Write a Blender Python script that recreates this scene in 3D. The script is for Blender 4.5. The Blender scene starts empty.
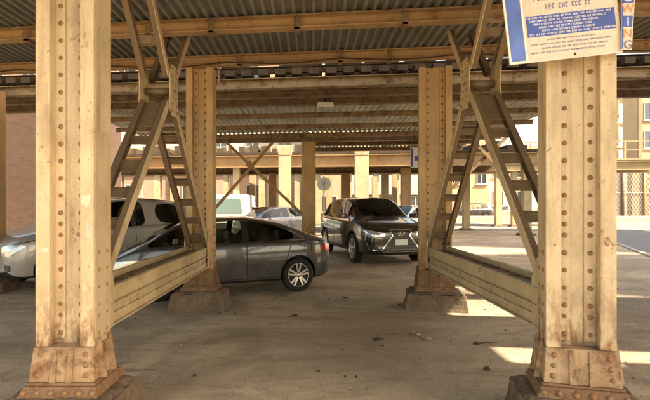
import bpy, bmesh, math, random
from mathutils import Vector, Matrix
from mathutils.bvhtree import BVHTree
random.seed(7)
R = math.radians
scene = bpy.context.scene
COL = scene.collection

# ------------------------------------------------------------------ camera
HC = 1.5            # eye height
F = 470.0           # focal length in photograph pixels (650 wide)
cam_d = bpy.data.cameras.new("camera")
cam_d.sensor_width = 36.0
cam_d.lens = 36.0 * F / 650.0
cam_d.shift_x = 13.0 / 650.0
cam_d.shift_y = 5.0 / 650.0
cam_d.clip_start = 0.05
cam_d.clip_end = 3000
cam = bpy.data.objects.new("camera", cam_d)
cam.location = (0, 0, HC)
cam.rotation_euler = (R(90), 0, 0)
COL.objects.link(cam)
scene.camera = cam

# ------------------------------------------------------------------ sky, sun, exposure
SUN_EL, SUN_AZ = 43.0, 115.0        # azimuth clockwise from +Y
world = bpy.data.worlds.new("World")
scene.world = world
world.use_nodes = True
nt = world.node_tree
nt.nodes.clear()
wo = nt.nodes.new("ShaderNodeOutputWorld")
bg = nt.nodes.new("ShaderNodeBackground")
sk = nt.nodes.new("ShaderNodeTexSky")
sk.sky_type = 'NISHITA'
sk.sun_disc = False
sk.sun_elevation = R(SUN_EL)
sk.sun_rotation = R(SUN_AZ)
sk.air_density = 1.0
sk.dust_density = 2.0
sk.ozone_density = 0.6
hz = nt.nodes.new("ShaderNodeMixRGB")
hz.blend_type = 'MULTIPLY'
hz.inputs[0].default_value = 1.0
hz.inputs[2].default_value = (1.0, 0.83, 0.61, 1)     # a hazy, warm-white sky
nt.links.new(sk.outputs[0], hz.inputs[1])
nt.links.new(hz.outputs[0], bg.inputs[0])
bg.inputs[1].default_value = 0.15
nt.links.new(bg.outputs[0], wo.inputs[0])
sd = bpy.data.lights.new("sun", 'SUN')
sd.energy = 4.2
sd.angle = R(0.9)
sd.color = (1.0, 0.87, 0.68)
sun = bpy.data.objects.new("sun", sd)
sv = Vector((math.sin(R(SUN_AZ)) * math.cos(R(SUN_EL)), math.cos(R(SUN_AZ)) * math.cos(R(SUN_EL)), math.sin(R(SUN_EL))))
sun.rotation_euler = sv.to_track_quat('Z', 'Y').to_euler()
sun.location = (10, 0, 20)
COL.objects.link(sun)
scene.view_settings.view_transform = 'Standard'
scene.view_settings.look = 'None'
scene.view_settings.gamma = 1.0
scene.view_settings.exposure = 2.2


def P(x, y, D):
    """photo pixel at depth D -> world point"""
    return Vector(((x - 312.0) / F * D, D, HC + (205.0 - y) / F * D))


# ------------------------------------------------------------------ materials
def new_mat(name):
    m = bpy.data.materials.new(name)
    m.use_nodes = True
    n = m.node_tree
    n.nodes.clear()
    out = n.nodes.new("ShaderNodeOutputMaterial")
    b = n.nodes.new("ShaderNodeBsdfPrincipled")
    n.links.new(b.outputs[0], out.inputs[0])
    return m, n, b, out


def rgba(c):
    return (c[0], c[1], c[2], 1.0)


def plain(name, c, rough=0.5, metal=0.0, spec=0.5, coat=0.0, var=0.0):
    m, n, b, out = new_mat(name)
    b.inputs["Base Color"].default_value = rgba(c)
    b.inputs["Roughness"].default_value = rough
    b.inputs["Metallic"].default_value = metal
    b.inputs["Specular IOR Level"].default_value = spec
    b.inputs["Coat Weight"].default_value = coat
    b.inputs["Coat Roughness"].default_value = 0.04
    if var > 0:
        tc = n.nodes.new("ShaderNodeTexCoord")
        nz = n.nodes.new("ShaderNodeTexNoise")
        nz.inputs["Scale"].default_value = 6
        nz.inputs["Detail"].default_value = 8
        n.links.new(tc.outputs["Object"], nz.inputs["Vector"])
        r = n.nodes.new("ShaderNodeValToRGB")
        r.color_ramp.elements[0].position = 0.3
        r.color_ramp.elements[1].position = 0.7
        r.color_ramp.elements[0].color = rgba([v * (1 - var) for v in c])
        r.color_ramp.elements[1].color = rgba([min(1, v * (1 + var)) for v in c])
        n.links.new(nz.outputs[0], r.inputs[0])
        n.links.new(r.outputs[0], b.inputs["Base Color"])
    return m


def noise(n, vec, scale, detail=6, rough=0.6, dist=0.0, stretch=None):
    if stretch:
        mp = n.nodes.new("ShaderNodeMapping")
        mp.inputs["Scale"].default_value = stretch
        n.links.new(vec, mp.inputs["Vector"])
        vec = mp.outputs[0]
    z = n.nodes.new("ShaderNodeTexNoise")
    z.inputs["Scale"].default_value = scale
    z.inputs["Detail"].default_value = detail
    z.inputs["Roughness"].default_value = rough
    z.inputs["Distortion"].default_value = dist
    n.links.new(vec, z.inputs["Vector"])
    return z.outputs[0]


def ramp(n, fac, stops):
    r = n.nodes.new("ShaderNodeValToRGB")
    e = r.color_ramp.elements
    e[0].position, e[0].color = stops[0][0], rgba(stops[0][1])
    e[1].position, e[1].color = stops[1][0], rgba(stops[1][1])
    for p, c in stops[2:]:
        k = e.new(p)
        k.color = rgba(c)
    n.links.new(fac, r.inputs[0])
    return r.outputs[0]


def mix(n, fac, a, b, mode='MIX'):
    m = n.nodes.new("ShaderNodeMixRGB")
    m.blend_type = mode
    if hasattr(fac, "links"):
        n.links.new(fac, m.inputs[0])
    else:
        m.inputs[0].default_value = fac
    for i, v in ((1, a), (2, b)):
        if hasattr(v, "links"):
            n.links.new(v, m.inputs[i])
        else:
            m.inputs[i].default_value = rgba(v)
    return m.outputs[0]


def bump(n, b, h, strength=0.3, dist=0.01):
    k = n.nodes.new("ShaderNodeBump")
    k.inputs["Strength"].default_value = strength
    k.inputs["Distance"].default_value = dist
    n.links.new(h, k.inputs["Height"])
    n.links.new(k.outputs[0], b.inputs["Normal"])


W0, W1 = (0, 0, 0), (1, 1, 1)


def painted_steel(name, paint, rust=(0.16, 0.07, 0.025), lo=0.58, hi=0.72, streak=0.35, rough=0.55, dirt=(0.25, 0.17, 0.09), base_rust=None):
    m, n, b, out = new_mat(name)
    tc = n.nodes.new("ShaderNodeTexCoord")
    geo = n.nodes.new("ShaderNodeNewGeometry")
    pos = geo.outputs["Position"]
    big = noise(n, pos, 1.3, 4, 0.5)
    colr = ramp(n, big, [(0.3, [v * 0.86 for v in paint]), (0.7, [min(1, v * 1.08) for v in paint])])
    st = noise(n, pos, 9, 7, 0.65, 0.3, (1, 1, 0.09))
    stm = ramp(n, st, [(0.5, W0), (0.78, (streak,) * 3)])
    colr = mix(n, stm, colr, dirt)
    fine = noise(n, pos, 55, 4, 0.7)
    colr = mix(n, ramp(n, fine, [(0.45, W0), (0.8, (0.4,) * 3)]), colr, dirt)
    grime = noise(n, pos, 2.6, 8, 0.68, 0.8, (1, 1, 0.5))
    colr = mix(n, ramp(n, grime, [(0.48, W0), (0.72, (0.5,) * 3)]), colr, [v * 0.75 for v in dirt])
    speck = noise(n, pos, 26, 3, 0.5)
    colr = mix(n, ramp(n, speck, [(0.70, W0), (0.74, (0.6,) * 3)]), colr, [v * 0.4 for v in dirt])
    rs = noise(n, pos, 5.5, 10, 0.72, 0.6)
    rm = ramp(n, rs, [(lo, W0), (hi, W1)])
    rcol = mix(n, ramp(n, noise(n, pos, 40, 5, 0.7), [(0.35, W0), (0.65, W1)]), rust, [min(1, v * 2.2) for v in rust])
    if base_rust:
        sep = n.nodes.new("ShaderNodeSeparateXYZ")
        n.links.new(pos, sep.inputs[0])
        mr = n.nodes.new("ShaderNodeMapRange")
        mr.inputs[1].default_value, mr.inputs[2].default_value = base_rust
        mr.inputs[3].default_value, mr.inputs[4].default_value = 1.0, 0.0
        n.links.new(sep.outputs[2], mr.inputs[0])
        ad = n.nodes.new("ShaderNodeMath")
        ad.operation = 'MULTIPLY'
        n.links.new(mr.outputs[0], ad.inputs[0])
        n.links.new(ramp(n, noise(n, pos, 12, 8, 0.7, 0.4, (1, 1, 0.35)), [(0.42, W0), (0.56, W1)]), ad.inputs[1])
        mx = n.nodes.new("ShaderNodeMath")
        mx.operation = 'MAXIMUM'
        n.links.new(ad.outputs[0], mx.inputs[0])
        n.links.new(rm, mx.inputs[1])
        rm = mx.outputs[0]
    colr = mix(n, rm, colr, rcol)
    n.links.new(colr, b.inputs["Base Color"])
    rr = n.nodes.new("ShaderNodeMapRange")
    rr.inputs[3].default_value, rr.inputs[4].default_value = rough, 0.9
    n.links.new(rm, rr.inputs[0])
    n.links.new(rr.outputs[0], b.inputs["Roughness"])
    h = mix(n, 0.5, rs, fine)
    bump(n, b, h, 0.5, 0.008)
    return m


M = {}
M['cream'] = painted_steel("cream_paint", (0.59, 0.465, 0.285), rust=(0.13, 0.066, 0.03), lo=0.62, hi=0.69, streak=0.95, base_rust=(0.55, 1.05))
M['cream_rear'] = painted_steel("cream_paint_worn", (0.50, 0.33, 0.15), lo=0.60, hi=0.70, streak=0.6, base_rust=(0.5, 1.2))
M['brace'] = painted_steel("brace_paint", (0.50, 0.385, 0.23), lo=0.62, hi=0.72, streak=0.6)
M['brace_dark'] = painted_steel("brace_paint_grime_shade", (0.14, 0.098, 0.055), lo=0.60, hi=0.70, streak=0.5)  # grime, with the braces' underside shade put into the same dark colour
M['gusset'] = painted_steel("gusset_paint", (0.52, 0.40, 0.22), lo=0.60, hi=0.70, streak=0.4)
M['rivet'] = painted_steel("rivet_rust_shade", (0.21, 0.125, 0.055), lo=0.46, hi=0.6)  # rust, plus shading of the rivet rows put into the dark tone
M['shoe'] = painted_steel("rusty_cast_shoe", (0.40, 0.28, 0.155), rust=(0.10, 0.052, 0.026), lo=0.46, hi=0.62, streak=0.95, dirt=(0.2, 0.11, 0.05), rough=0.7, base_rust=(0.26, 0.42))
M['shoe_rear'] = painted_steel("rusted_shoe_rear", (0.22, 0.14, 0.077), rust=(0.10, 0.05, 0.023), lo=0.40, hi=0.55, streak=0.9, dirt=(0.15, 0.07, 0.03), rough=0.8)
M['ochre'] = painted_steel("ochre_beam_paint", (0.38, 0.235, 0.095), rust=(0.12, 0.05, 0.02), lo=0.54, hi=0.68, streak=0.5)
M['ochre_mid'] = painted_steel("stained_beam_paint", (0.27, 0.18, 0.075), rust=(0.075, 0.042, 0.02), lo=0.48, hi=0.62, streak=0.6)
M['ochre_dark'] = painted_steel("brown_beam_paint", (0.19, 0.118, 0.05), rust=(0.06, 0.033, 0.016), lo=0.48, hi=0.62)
M['lit_post'] = painted_steel("post_paint_sunlit", (0.50, 0.38, 0.21), lo=0.68, hi=0.75)  # sunlight on the far posts put into a paler paint
M['clip'] = plain("dark_iron", (0.06, 0.038, 0.022), 0.95, spec=0.1, var=0.3)


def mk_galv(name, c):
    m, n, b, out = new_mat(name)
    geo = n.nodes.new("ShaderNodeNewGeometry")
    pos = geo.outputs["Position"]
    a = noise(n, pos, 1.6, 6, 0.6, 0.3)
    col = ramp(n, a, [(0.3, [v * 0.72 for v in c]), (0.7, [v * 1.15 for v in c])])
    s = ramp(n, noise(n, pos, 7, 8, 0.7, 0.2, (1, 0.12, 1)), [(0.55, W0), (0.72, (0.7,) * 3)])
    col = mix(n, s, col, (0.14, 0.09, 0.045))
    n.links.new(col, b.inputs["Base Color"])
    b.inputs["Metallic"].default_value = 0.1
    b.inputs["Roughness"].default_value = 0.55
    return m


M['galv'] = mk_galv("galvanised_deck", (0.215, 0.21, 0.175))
M['galv_far'] = mk_galv("galvanised_deck_lit", (0.74, 0.73, 0.64))  # light caught by the far deck put into a pale base colour


def mk_ground():
    m, n, b, out = new_mat("worn_concrete_ground")
    geo = n.nodes.new("ShaderNodeNewGeometry")
    pos = geo.outputs["Position"]
    a = noise(n, pos, 0.55, 9, 0.62, 0.6)
    col = ramp(n, a, [(0.32, (0.42, 0.325, 0.205)), (0.68, (0.62, 0.485, 0.32))])
    # long scuffs along the parking rows
    s = noise(n, pos, 2.1, 8, 0.68, 1.2, (0.45, 1.6, 1))
    col = mix(n, ramp(n, s, [(0.46, W0), (0.7, (0.6,) * 3)]), col, (0.22, 0.16, 0.10))
    s2 = noise(n, pos, 3.4, 7, 0.7, 0.8, (0.35, 1.3, 1))
    col = mix(n, ramp(n, s2, [(0.56, W0), (0.74, (0.7,) * 3)]), col, (0.52, 0.43, 0.31))
    st = noise(n, pos, 1.15, 3, 0.5, 0.9)
    col = mix(n, ramp(n, st, [(0.60, W0), (0.70, (0.5,) * 3)]), col, (0.13, 0.09, 0.055))
    lf = noise(n, pos, 0.42, 5, 0.6, 1.4)
    col = mix(n, ramp(n, lf, [(0.44, W0), (0.62, (0.62,) * 3)]), col, (0.19, 0.135, 0.082))
    oil = noise(n, pos, 2.6, 4, 0.5, 0.2)
    col = mix(n, ramp(n, oil, [(0.68, W0), (0.74, (0.7,) * 3)]), col, (0.07, 0.05, 0.035))
    g = noise(n, pos, 70, 4, 0.8)
    col = mix(n, ramp(n, g, [(0.34, (0.62,) * 3), (0.54, W0)]), col, (0.10, 0.07, 0.045))
    g2 = noise(n, pos, 24, 4, 0.75)
    col = mix(n, ramp(n, g2, [(0.56, W0), (0.68, (0.6,) * 3)]), col, (0.56, 0.46, 0.33))
    g3 = noise(n, pos, 9, 6, 0.75, 0.5)
    col = mix(n, ramp(n, g3, [(0.56, W0), (0.66, (0.5,) * 3)]), col, (0.15, 0.105, 0.065))
    # cracks
    wv = n.nodes.new("ShaderNodeTexNoise")
    wv.inputs["Scale"].default_value = 1.8
    wv.inputs["Detail"].default_value = 6
    n.links.new(pos, wv.inputs["Vector"])
    vm = n.nodes.new("ShaderNodeVectorMath")
    vm.operation = 'MULTIPLY_ADD'
    vm.inputs[1].default_value = (0.7, 0.7, 0)
    n.links.new(wv.outputs["Color"], vm.inputs[0])
    n.links.new(pos, vm.inputs[2])
    vo = n.nodes.new("ShaderNodeTexVoronoi")
    vo.feature = 'DISTANCE_TO_EDGE'
    vo.inputs["Scale"].default_value = 0.33
    n.links.new(vm.outputs[0], vo.inputs["Vector"])
    cr = ramp(n, vo.outputs["Distance"], [(0.0, (0.75,) * 3), (0.005, W0)])
    gate = ramp(n, noise(n, pos, 0.9, 3, 0.5), [(0.52, W0), (0.60, W1)])
    crm = mix(n, 1.0, cr, gate, 'MULTIPLY')
    col = mix(n, crm, col, (0.035, 0.024, 0.015))
    n.links.new(col, b.inputs["Base Color"])
    rr = ramp(n, s, [(0.3, (0.62,) * 3), (0.7, (0.9,) * 3)])
    n.links.new(rr, b.inputs["Roughness"])
    h = mix(n, 0.45, a, g)
    h = mix(n, 0.35, h, s)
    h = mix(n, crm, h, W0)
    bump(n, b, h, 0.55, 0.02)
    return m


M['ground'] = mk_ground()


def mk_mottle(name, c0, c1, scale=2.0, rough=0.85, bs=0.3, bd=0.01, stretch=None, fine=40):
    m, n, b, out = new_mat(name)
    geo = n.nodes.new("ShaderNodeNewGeometry")
    pos = geo.outputs["Position"]
    a = noise(n, pos, scale, 8, 0.62, 0.3, stretch)
    f = noise(n, pos, fine, 4, 0.7)
    col = ramp(n, a, [(0.3, c0), (0.7, c1)])
    col = mix(n, ramp(n, f, [(0.4, (0.35,) * 3), (0.6, W0)]), col, [v * 0.6 for v in c0])
    n.links.new(col, b.inputs["Base Color"])
    b.inputs["Roughness"].default_value = rough
    bump(n, b, mix(n, 0.5, a, f), bs, bd)
    return m


M['asphalt'] = mk_mottle("street_asphalt", (0.15, 0.15, 0.15), (0.22, 0.215, 0.205), 0.8)
M['pavement'] = mk_mottle("pavement_concrete", (0.30, 0.25, 0.19), (0.42, 0.36, 0.27), 1.2)
M['kerb'] = mk_mottle("kerb_concrete", (0.36, 0.30, 0.22), (0.5, 0.43, 0.33), 2)
M['line'] = mk_mottle("road_paint", (0.55, 0.55, 0.52), (0.75, 0.75, 0.72), 4)
M['plinth'] = mk_mottle("plinth_concrete", (0.10, 0.066, 0.04), (0.21, 0.145, 0.088), 7, bs=0.9, bd=0.03, fine=30)
M['rubble'] = mk_mottle("rubble", (0.22, 0.17, 0.12), (0.45, 0.37, 0.27), 20)
M['rubble_dark'] = mk_mottle("dark_rubble", (0.04, 0.028, 0.018), (0.09, 0.06, 0.04), 20)
M['tie'] = mk_mottle("track_timber", (0.045, 0.027, 0.014), (0.10, 0.06, 0.032), 6)
M['stucco'] = mk_mottle("cream_render", (0.36, 0.27, 0.16), (0.46, 0.36, 0.23), 0.5)
M['stucco_w'] = mk_mottle("white_render", (0.52, 0.45, 0.36), (0.62, 0.55, 0.45), 0.5)
M['tan_wall'] = mk_mottle("tan_wall", (0.26, 0.17, 0.09), (0.34, 0.23, 0.13), 0.5)


def mk_brick(name, c0, c1, mortar, sc=1.0):
    m, n, b, out = new_mat(name)
    geo = n.nodes.new("ShaderNodeNewGeometry")
    sep = n.nodes.new("ShaderNodeSeparateXYZ")
    n.links.new(geo.outputs["Position"], sep.inputs[0])
    ad = n.nodes.new("ShaderNodeMath")
    n.links.new(sep.outputs[0], ad.inputs[0])
    n.links.new(sep.outputs[1], ad.inputs[1])
    cb = n.nodes.new("ShaderNodeCombineXYZ")
    n.links.new(ad.outputs[0], cb.inputs[0])
    n.links.new(sep.outputs[2], cb.inputs[1])
    br = n.nodes.new("ShaderNodeTexBrick")
    br.inputs["Scale"].default_value = sc
    br.inputs["Brick Width"].default_value = 0.23
    br.inputs["Row Height"].default_value = 0.078
    br.inputs["Mortar Size"].default_value = 0.006
    br.inputs["Color1"].default_value = rgba(c0)
    br.inputs["Color2"].default_value = rgba(c1)
    br.inputs["Mortar"].default_value = rgba(mortar)
    n.links.new(cb.outputs[0], br.inputs["Vector"])
    big = noise(n, geo.outputs["Position"], 0.7, 6, 0.6)
    col = mix(n, ramp(n, big, [(0.35, (0.3,) * 3), (0.65, W0)]), br.outputs["Color"], [v * 0.7 for v in c0])
    n.links.new(col, b.inputs["Base Color"])
    b.inputs["Roughness"].default_value = 0.9
    bump(n, b, br.outputs["Fac"], -0.3, 0.01)
    return m


M['brick'] = mk_brick("brown_brick", (0.19, 0.105, 0.066), (0.145, 0.08, 0.05), (0.17, 0.105, 0.07))
M['brick_dark'] = mk_brick("dull_brown_brick", (0.092, 0.050, 0.030), (0.066, 0.036, 0.022), (0.085, 0.055, 0.036))
M['brick_pink'] = mk_brick("pink_brick", (0.40, 0.25, 0.17), (0.33, 0.20, 0.135), (0.40, 0.29, 0.21))


def mk_glass(name, tint, refl=1.0):
    m = bpy.data.materials.new(name)
    m.use_nodes = True
    n = m.node_tree
    n.nodes.clear()
    out = n.nodes.new("ShaderNodeOutputMaterial")
    t = n.nodes.new("ShaderNodeBsdfTransparent")
    t.inputs[0].default_value = rgba(tint)
    g = n.nodes.new("ShaderNodeBsdfGlossy")
    g.inputs["Roughness"].default_value = 0.02
    g.inputs[0].default_value = (refl, refl, refl, 1)
    lw = n.nodes.new("ShaderNodeFresnel")
    lw.inputs[0].default_value = 1.6
    mx = n.nodes.new("ShaderNodeMixShader")
    n.links.new(lw.outputs[0], mx.inputs[0])
    n.links.new(t.outputs[0], mx.inputs[1])
    n.links.new(g.outputs[0], mx.inputs[2])
    n.links.new(mx.outputs[0], out.inputs[0])
    return m


M['glass'] = mk_glass("car_glass", (0.78, 0.84, 0.74))
M['glass_dark'] = mk_glass("tinted_glass", (0.22, 0.23, 0.21))
M['pane'] = plain("window_glass", (0.05, 0.055, 0.06), 0.08, spec=0.8)
M['chrome'] = plain("chrome", (0.75, 0.74, 0.72), 0.12, metal=1.0)
M['rim'] = plain("alloy_rim", (0.62, 0.61, 0.60), 0.25, metal=0.85)
M['rim_dark'] = plain("dark_rim", (0.10, 0.10, 0.10), 0.3, metal=0.8)
M['tyre'] = plain("tyre_rubber", (0.014, 0.013, 0.012), 0.85, var=0.3)
M['black'] = plain("black_plastic", (0.012, 0.012, 0.012), 0.45)
M['grit'] = mk_mottle("grit", (0.16, 0.12, 0.08), (0.3, 0.24, 0.16), 20)
M['gap'] = plain("panel_gap", (0.006, 0.006, 0.006), 0.8)
M['interior'] = plain("car_interior", (0.09, 0.08, 0.07), 0.8, var=0.2)
M['red_lens'] = plain("red_lens", (0.42, 0.015, 0.01), 0.12, spec=0.6, coat=1.0)
M['lamp_lens'] = plain("clear_lens", (0.55, 0.56, 0.56), 0.08, metal=0.5, coat=1.0)
M['plate'] = plain("number_plate", (0.72, 0.73, 0.74), 0.4, var=0.05)
M['white'] = plain("white_enamel", (0.72, 0.68, 0.60), 0.4, var=0.06)
M['blue'] = plain("blue_print", (0.035, 0.07, 0.34), 0.35, var=0.25)
M['blue_pale'] = plain("blue_print_faded", (0.07, 0.13, 0.42), 0.35, var=0.3)
M['sign_cream'] = painted_steel("sign_cream", (0.66, 0.575, 0.46), lo=0.70, hi=0.74, streak=0.25, rough=0.4)
M['ink'] = plain("dark_blue_ink", (0.16, 0.15, 0.30), 0.5)
M['orange'] = plain("orange_print", (0.75, 0.28, 0.10), 0.5)
M['mesh_wire'] = plain("galvanised_wire", (0.42, 0.40, 0.36), 0.5, metal=0.5)


def car_paint(name, c, metal=0.6, rough=0.32, dust=0.25):
    m, n, b, out = new_mat(name)
    geo = n.nodes.new("ShaderNodeNewGeometry")
    f = noise(n, geo.outputs["Position"], 4, 7, 0.65)
    col = mix(n, ramp(n, f, [(0.4, W0), (0.8, (dust,) * 3)]), c, (0.30, 0.24, 0.17))
    n.links.new(col, b.inputs["Base Color"])
    b.inputs["Metallic"].default_value = metal
    b.inputs["Roughness"].default_value = rough
    b.inputs["Coat Weight"].default_value = 1.0
    b.inputs["Coat Roughness"].default_value = 0.03
    return m


M['p_grey'] = car_paint("graphite_paint", (0.038, 0.040, 0.046), 0.25, 0.3)
M['p_black'] = car_paint("black_paint", (0.008, 0.008, 0.008), 0.2, 0.2, 0.08)
M['p_silver'] = car_paint("champagne_silver_paint", (0.34, 0.325, 0.30), 0.4, 0.38, 0.2)
M['p_white'] = car_paint("white_paint", (0.72, 0.70, 0.66), 0.0)
M['p_dark'] = car_paint("dark_car_paint", (0.03, 0.032, 0.035), 0.4)


# ------------------------------------------------------------------ mesh builder
class MB:
    def __init__(s):
        s.v, s.f, s.sm = [], [], []

    def add(s, vs, fs, smooth=False):
        o = len(s.v)
        s.v += [tuple(v) for v in vs]
        s.f += [tuple(i + o for i in f) for f in fs]
        s.sm += [smooth] * len(fs)
        return s

    def box(s, x0, x1, y0, y1, z0, z1):
        vs = [(x, y, z) for z in (z0, z1) for y in (y0, y1) for x in (x0, x1)]
        return s.add(vs, [(0, 2, 3, 1), (4, 5, 7, 6), (0, 1, 5, 4), (2, 6, 7, 3), (0, 4, 6, 2), (1, 3, 7, 5)])

    def frustum(s, b, t):
        """b, t = (x0,x1,y0,y1,z)"""
        vs = []
        for q in (b, t):
            x0, x1, y0, y1, z = q
            vs += [(x0, y0, z), (x1, y0, z), (x0, y1, z), (x1, y1, z)]
        return s.add(vs, [(0, 2, 3, 1), (4, 5, 7, 6), (0, 1, 5, 4), (2, 6, 7, 3), (0, 4, 6, 2), (1, 3, 7, 5)])

    def bar(s, a, b, w, h, side=None):
        """box from a to b; w along side vector, h along the third"""
        a, b = Vector(a), Vector(b)
        d = (b - a).normalized()
        sd_ = Vector(side).normalized() if side is not None else (Vector((0, 0, 1)).cross(d) if abs(d.z) < 0.99 else Vector((1, 0, 0)))
        sd_ = (sd_ - d * sd_.dot(d)).normalized()
        up = d.cross(sd_).normalized()
        vs = []
        for p in (a, b):
            for k in (-1, 1):
                for j in (-1, 1):
                    vs.append(p + sd_ * (w / 2 * j) + up * (h / 2 * k))
        return s.add(vs, [(0, 1, 3, 2), (4, 6, 7, 5), (0, 4, 5, 1), (2, 3, 7, 6), (0, 2, 6, 4), (1, 5, 7, 3)])

    def tube(s, pts, r, n=8, cap=True):
        pts = [Vector(p) for p in pts]
        rs = r if isinstance(r, (list, tuple)) else [r] * len(pts)
        vs = []
        for i, p in enumerate(pts):
            d = (pts[min(i + 1, len(pts) - 1)] - pts[max(i - 1, 0)]).normalized()
            u = d.cross(Vector((0, 0, 1))) if abs(d.z) < 0.9 else d.cross(Vector((1, 0, 0)))
            u.normalize()
            w = d.cross(u)
            for k in range(n):
                t = 2 * math.pi * k / n
                vs.append(p + (u * math.cos(t) + w * math.sin(t)) * rs[i])
        fs = []
        for i in range(len(pts) - 1):
            for k in range(n):
                a, b = i * n + k, i * n + (k + 1) % n
                fs.append((a, b, b + n, a + n))
        s.add(vs, fs, True)
        if cap:
            o = len(s.v) - len(vs)
            s.f += [tuple(o + k for k in range(n))[::-1], tuple(o + (len(pts) - 1) * n + k for k in range(n))]
            s.sm += [False, False]
        return s

    def lathe(s, prof, axis='Y', n=24, c=(0, 0, 0)):
        """prof = [(r, a)] closed or open; axis through c"""
        vs = []
        for r, a in prof:
            for k in range(n):
                t = 2 * math.pi * k / n
                if axis == 'Y':
                    vs.append((c[0] + r * math.cos(t), c[1] + a, c[2] + r * math.sin(t)))
                else:
                    vs.append((c[0] + r * math.cos(t), c[1] + r * math.sin(t), c[2] + a))
        fs = []
        for i in range(len(prof) - 1):
            for k in range(n):
                a, b = i * n + k, i * n + (k + 1) % n
                fs.append((a, b, b + n, a + n))
        return s.add(vs, fs, True)

    def prism(s, poly, d):
        """poly = list of 3D points, extruded by vector d"""
        n = len(poly)
        d = Vector(d)
        vs = [Vector(p) for p in poly] + [Vector(p) + d for p in poly]
        fs = [tuple(range(n))[::-1], tuple(range(n, 2 * n))]
        for i in range(n):
            j = (i + 1) % n
            fs.append((i, j, j + n, i + n))
        return s.add(vs, fs)

    def dome(s, c, nrm, r, n=7, hgt=0.75):
        c, nrm = Vector(c), Vector(nrm).normalized()
        u = nrm.orthogonal().normalized()
        w = nrm.cross(u)
        vs = []
        for rr, hh in ((1, 0), (0.8, 0.45 * hgt), (0.42, 0.8 * hgt)):
            for k in range(n):
                t = 2 * math.pi * k / n
                vs.append(c + (u * math.cos(t) + w * math.sin(t)) * r * rr + nrm * r * hh)
        vs.append(c + nrm * r * 0.9 * hgt)
        fs = []
        for i in range(2):
            for k in range(n):
                a, b = i * n + k, i * n + (k + 1) % n
                fs.append((a, b, b + n, a + n))
        for k in range(n):
            fs.append((2 * n + k, 2 * n + (k + 1) % n, 3 * n))
        return s.add(vs, fs, True)

    def build(s, name, mat, parent=None, bevel=0.0, fix=True):
        me = bpy.data.meshes.new(name)
        me.from_pydata(s.v, [], s.f)
        me.polygons.foreach_set("use_smooth", s.sm)
        me.materials.append(mat)
        if fix:
            bm = bmesh.new()
            bm.from_mesh(me)
            bmesh.ops.recalc_face_normals(bm, faces=bm.faces)
            bm.to_mesh(me)
            bm.free()
        me.update()
        return link(name, me, parent, bevel)


def link(name, me, parent=None, bevel=0.0):
    o = bpy.data.objects.new(name, me)
    COL.objects.link(o)
    if parent:
        o.parent = parent
        o.matrix_parent_inverse = Matrix.Translation(parent.location).inverted() if parent.get('_w') else Matrix.Identity(4)
    if bevel > 0:
        b = o.modifiers.new("bevel", 'BEVEL')
        b.width = bevel
        b.segments = 2
        b.limit_method = 'ANGLE'
    return o


def tag(o, label=None, cat=None, group=None, kind=None):
    for k, v in (('label', label), ('category', cat), ('group', group), ('kind', kind)):
        if v:
            o[k] = v
    return o


def thing(name, label, cat, loc=(0, 0, 0), group=None, world=True, rz=0):
    """Empty at the base; world=True: children's meshes are given in world coordinates"""
    o = bpy.data.objects.new(name, None)
    o.empty_display_size = 0.1
    COL.objects.link(o)
    o.location = loc
    o.rotation_euler = (0, 0, rz)
    if world:
        o['_w'] = 1
    return tag(o, label, cat, group)


# ------------------------------------------------------------------ ground, roads
def sheet(name, poly, z, mat, kind='structure'):
    mb = MB()
    mb.add([(p[0], p[1], z) for p in poly], [tuple(range(len(poly)))])
    o = mb.build(name, mat)
    if o.data.polygons[0].normal.z < 0:
        o.data.flip_normals()
    tag(o, kind=kind)
    return o


sheet("ground", [(-700, -400), (700, -400), (700, 1500), (-700, 1500)], 0.0, M['ground'])
# street running away to the right, with its lane line, pavement and kerb
rd = Vector((math.sin(R(23)), math.cos(R(23)), 0))
rn = Vector((rd.y, -rd.x, 0))
e0 = Vector((11.2, 16.6, 0))


def strip(a, b, s0, s1):
    return [tuple(e0 + rd * s0 + rn * a)[:2], tuple(e0 + rd * s0 + rn * b)[:2], tuple(e0 + rd * s1 + rn * b)[:2], tuple(e0 + rd * s1 + rn * a)[:2]]


sheet("road", strip(0, 11, -40, 300), 0.004, M['asphalt'])
sheet("road_marking", strip(3.3, 3.48, -40, 300), 0.008, M['line'])
# cross street behind the barrier
sheet("cross_road", [(-60, 27), (13.5, 27), (13.5, 40.4), (-60, 40.4)], 0.004, M['asphalt'])
kb = MB()
q = strip(-0.16, 0.0, -40, 22)
kb.prism([(x, y, -0.05) for x, y in q], (0, 0, 0.09))
tag(kb.build("kerb", M['kerb'], bevel=0.015), kind='structure')

# ------------------------------------------------------------------ rivets
rv_mesh = None
rrnd = random.Random(77)


def rivet(c, nrm, parent, r=0.0165, mat=None):
    """one rivet head sharing mesh data"""
    global rv_mesh
    if rv_mesh is None:
        mb = MB()
        mb.dome((0, 0, 0), (0, -1, 0), 1.0, 8)
        me = bpy.data.meshes.new("rivet")
        me.from_pydata(mb.v, [], mb.f)
        me.polygons.foreach_set("use_smooth", mb.sm)
        me.materials.append(M['rivet'])
        me.update()
        rv_mesh = me
    o = bpy.data.objects.new("rivet", rv_mesh)
    COL.objects.link(o)
    o.parent = parent
    o.matrix_parent_inverse = Matrix.Translation(parent.location).inverted()
    o.location = c
    r *= rrnd.uniform(0.86, 1.1)
    o.scale = (r, r * rrnd.uniform(0.8, 1.1), r)
    nrm = Vector(nrm)
    o.rotation_euler = Vector((0, -1, 0)).rotation_difference(nrm).to_euler()
    return o


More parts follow.
